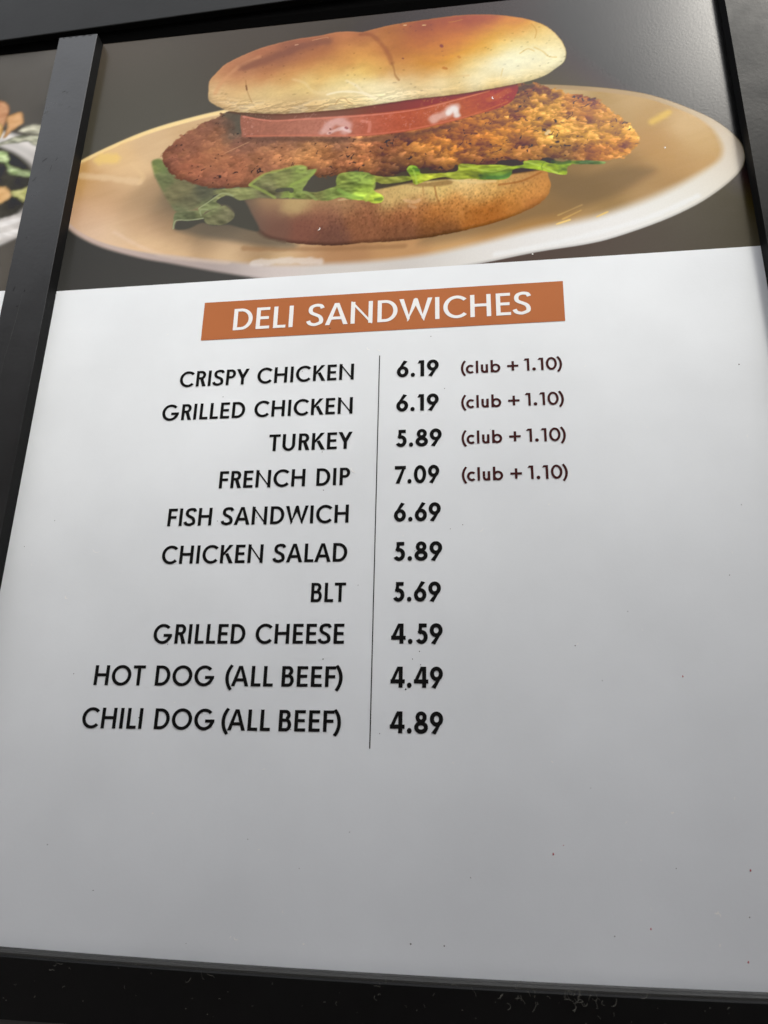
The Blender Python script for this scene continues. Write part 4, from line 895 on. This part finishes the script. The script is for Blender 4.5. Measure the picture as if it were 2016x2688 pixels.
def paint_salad():
    P = Painter(-.62, -.055, .0069, .4975, 480, 420)
    X, Y = P.X, P.Y
    P.img[:] = np.array((92, 88, 82)) / 255
    P.img[Y > .33] = np.array((100, 97, 92)) / 255
    P.img *= (1 + .10 * (fbm(X * 14, Y * 14, 3, 3) - .5))[..., None]
    # plate: the rim runs up to the right behind the bar; the rest of it lies off to the left
    cx, cy = -.36, .20
    r = np.sqrt(((X - cx) / .335) ** 2 + ((Y - cy) / .150) ** 2)
    rim = sstep(1.06, 1.03, r)
    band = .5 + .5 * np.sin(r * 46)
    col = (np.array((232, 230, 228)) * (.86 + .14 * band[..., None]) + np.array((4, 2, 0))) / 255
    col = col * (1 - .35 * sstep(.99, 1.06, r))[..., None]
    P.img = P.img * (1 - rim[..., None]) + col * rim[..., None]
    P.ids[r < 1.045] = 1
    well = sstep(.90, .84, r)
    dark = np.array((70, 68, 62)) / 255 * (1 + .5 * (fbm(X * 40, Y * 40, 8, 3) - .5))[..., None]
    P.img = P.img * (1 - well[..., None]) + dark * well[..., None]
    # leaves and pieces beyond the edge of the frame
    g = np.random.default_rng(4)
    for _ in range(70):
        a = g.uniform(0, 6.28); q = g.uniform(0, .8) ** .6
        x, y = cx - .03 + .27 * q * math.cos(a), cy + .05 + .14 * q * math.sin(a)
        if x > -.19: continue
        t = g.uniform(0, 3.14); u = (X - x) * math.cos(t) + (Y - y) * math.sin(t); v = -(X - x) * math.sin(t) + (Y - y) * math.cos(t)
        e = np.sqrt((u / g.uniform(.018, .04)) ** 2 + (v / g.uniform(.006, .014)) ** 2) + .5 * (fbm(X * 90, Y * 90, int(g.integers(99)), 2) - .5)
        c = np.array([(150, 175, 105), (190, 205, 150), (95, 120, 70), (214, 170, 118), (216, 222, 196)][int(g.integers(5))]) / 255
        al = sstep(1.0, .9, e)[..., None]
        P.img = P.img * (1 - al) + c * (1 + .5 * (fbm(X * 120, Y * 120, 5, 3) - .5))[..., None] * al
        P.ids[e < .95] = 2
    def patch(nm, c0, c1, idn, streak=0.0, soft=3):
        d = P.sdf(nm, .03, wobble=.003)
        m = d > -.01
        n = fbm(X * 70, Y * 120, len(nm) * 7, 4)
        col = np.array(c0) / 255 * (1 - n[..., None]) + np.array(c1) / 255 * n[..., None]
        col *= (1 + streak * (fbm(X * 40 - Y * 60, Y * 260 + X * 90, 17, 3) - .5))[..., None]
        col *= (1 - .25 * (1 - sstep(0, .006, d)))[..., None]
        P.mix(m, sstep(-soft * PX, soft * PX, d), col[m])
        P.ids[d > 0] = idn
    patch('rim', (225, 222, 220), (246, 244, 242), 1, .25, 5)
    d = P.sdf('rim', .03)
    P.mix(d > 0, .45 * sstep(.3, .7, np.sin(d * 330 + .6) * .5 + .5), np.array((190, 184, 178)) / 255)
    patch('strip1', (178, 128, 98), (222, 176, 138), 3); patch('strip3', (214, 168, 104), (238, 205, 150), 3); patch('strip2', (206, 158, 112), (236, 194, 148), 4)
    patch('cabbage1', (186, 186, 164), (238, 234, 212), 2, .45, 5); patch('cabbage2', (150, 154, 132), (222, 220, 198), 2, .7, 5)
    patch('green1', (142, 164, 110), (214, 226, 182), 2, .7, 4)
    patch('potato', (206, 160, 108), (236, 200, 148), 5); patch('yellowleaf', (170, 172, 104), (222, 218, 160), 2, .5)
    P.blur(5)
    return P
salad = paint_salad()
photo2 = print_meshes(salad, ['photograph', 'plate', 'salad_leaves', 'chicken_strip', 'chicken_strip', 'potato_wedge'], panel2, 0.0)
tag(photo2, 'printed photograph of a salad on a white plate')
# the photograph goes on to the left, plain backdrop, out of the picture
bgm = material('printed_backdrop', (.035, .033, .030), 0.22, 0.105, bump=FILM)
box_obj('photograph_backdrop', -1.098, -.62, .0069, .4975, -.007, 0, bgm, panel2)
box_obj('photograph_edge', -.055, -.0385, .0069, .4975, -.007, 0, bgm, panel2)
box_obj('photograph_edge', -.03, 0, 0, .4975, -.007, 0, bgm, panel)
box_obj('photograph_edge', 1.0, 1.03, 0, .4975, -.007, 0, bgm, panel)

# ---------------------------------------------------------------- lint caught on the bottom rail
V, F = [], []
def hair(x, y, d, ln, r=.00022):
    a = rnd.uniform(0, 2 * math.pi); p = Vector((x, y, d)); b = rnd.uniform(-.5, .5)
    ring0 = None
    for i in range(7):
        s = len(V)
        for k in range(3):
            t = 2 * math.pi * k / 3
            V.append(W(p.x + r * math.cos(t), p.y + r * math.sin(t), p.z + r * math.sin(t + 1)))
        if ring0 is not None:
            for k in range(3):
                F.append((ring0 + k, ring0 + (k + 1) % 3, s + (k + 1) % 3, s + k))
        ring0 = s
        a += b + rnd.uniform(-.5, .5)
        p = p + Vector((math.cos(a), math.sin(a), 0)) * ln / 6
for cx, n, spread in ((.705, 22, .010), (.655, 9, .008), (.51, 6, .008), (.73, 6, .02), (.31, 3, .012), (.16, 3, .006), (.62, 5, .02)):
    for _ in range(n):
        hair(cx + rnd.gauss(0, spread), bow(cx) - rnd.uniform(.002, .016), .0166, rnd.uniform(.003, .010))
for _ in range(30):
    hair(rnd.uniform(.08, .92), bow(.5) - rnd.uniform(-.001, .045), .0168, rnd.uniform(.0015, .004))
lint = mesh_obj('dust_lint', V, F, M['lint'])
tag(lint, 'grey lint and fibres stuck along the bottom rail', 'lint', kind='stuff')
blobs_obj('rail_specks', [(rnd.uniform(.08, .95), rnd.uniform(-.922, -.876), rnd.choice((.0003, .0004, .0006)), .0166, 6) for _ in range(34)] + [(.140, -.9035, .0012, .0166, 6, .35, -.4), (.108, -.9085, .0006, .0166, 6)], M['lint'], lint)

# ---------------------------------------------------------------- unseen wall, added to shade the lower part of the sign
added_shade_wall = mesh_obj('added_shade_wall', [(-9, -0.85, -.2), (9, -0.85, -.2), (9, -0.85-.25, -.2), (-9, -0.85-.25, -.2), (-9, -0.85, 1.56), (9, -0.85, 3.24), (9, -0.85-.25, 3.24), (-9, -0.85-.25, 1.56)], [(0, 1, 2, 3)[::-1], (4, 5, 6, 7), (0, 1, 5, 4), (1, 2, 6, 5), (2, 3, 7, 6), (3, 0, 4, 7)], material('shade_wall_surface', (.36, .32, .30), .8))
added_shade_wall['kind'] = 'structure'
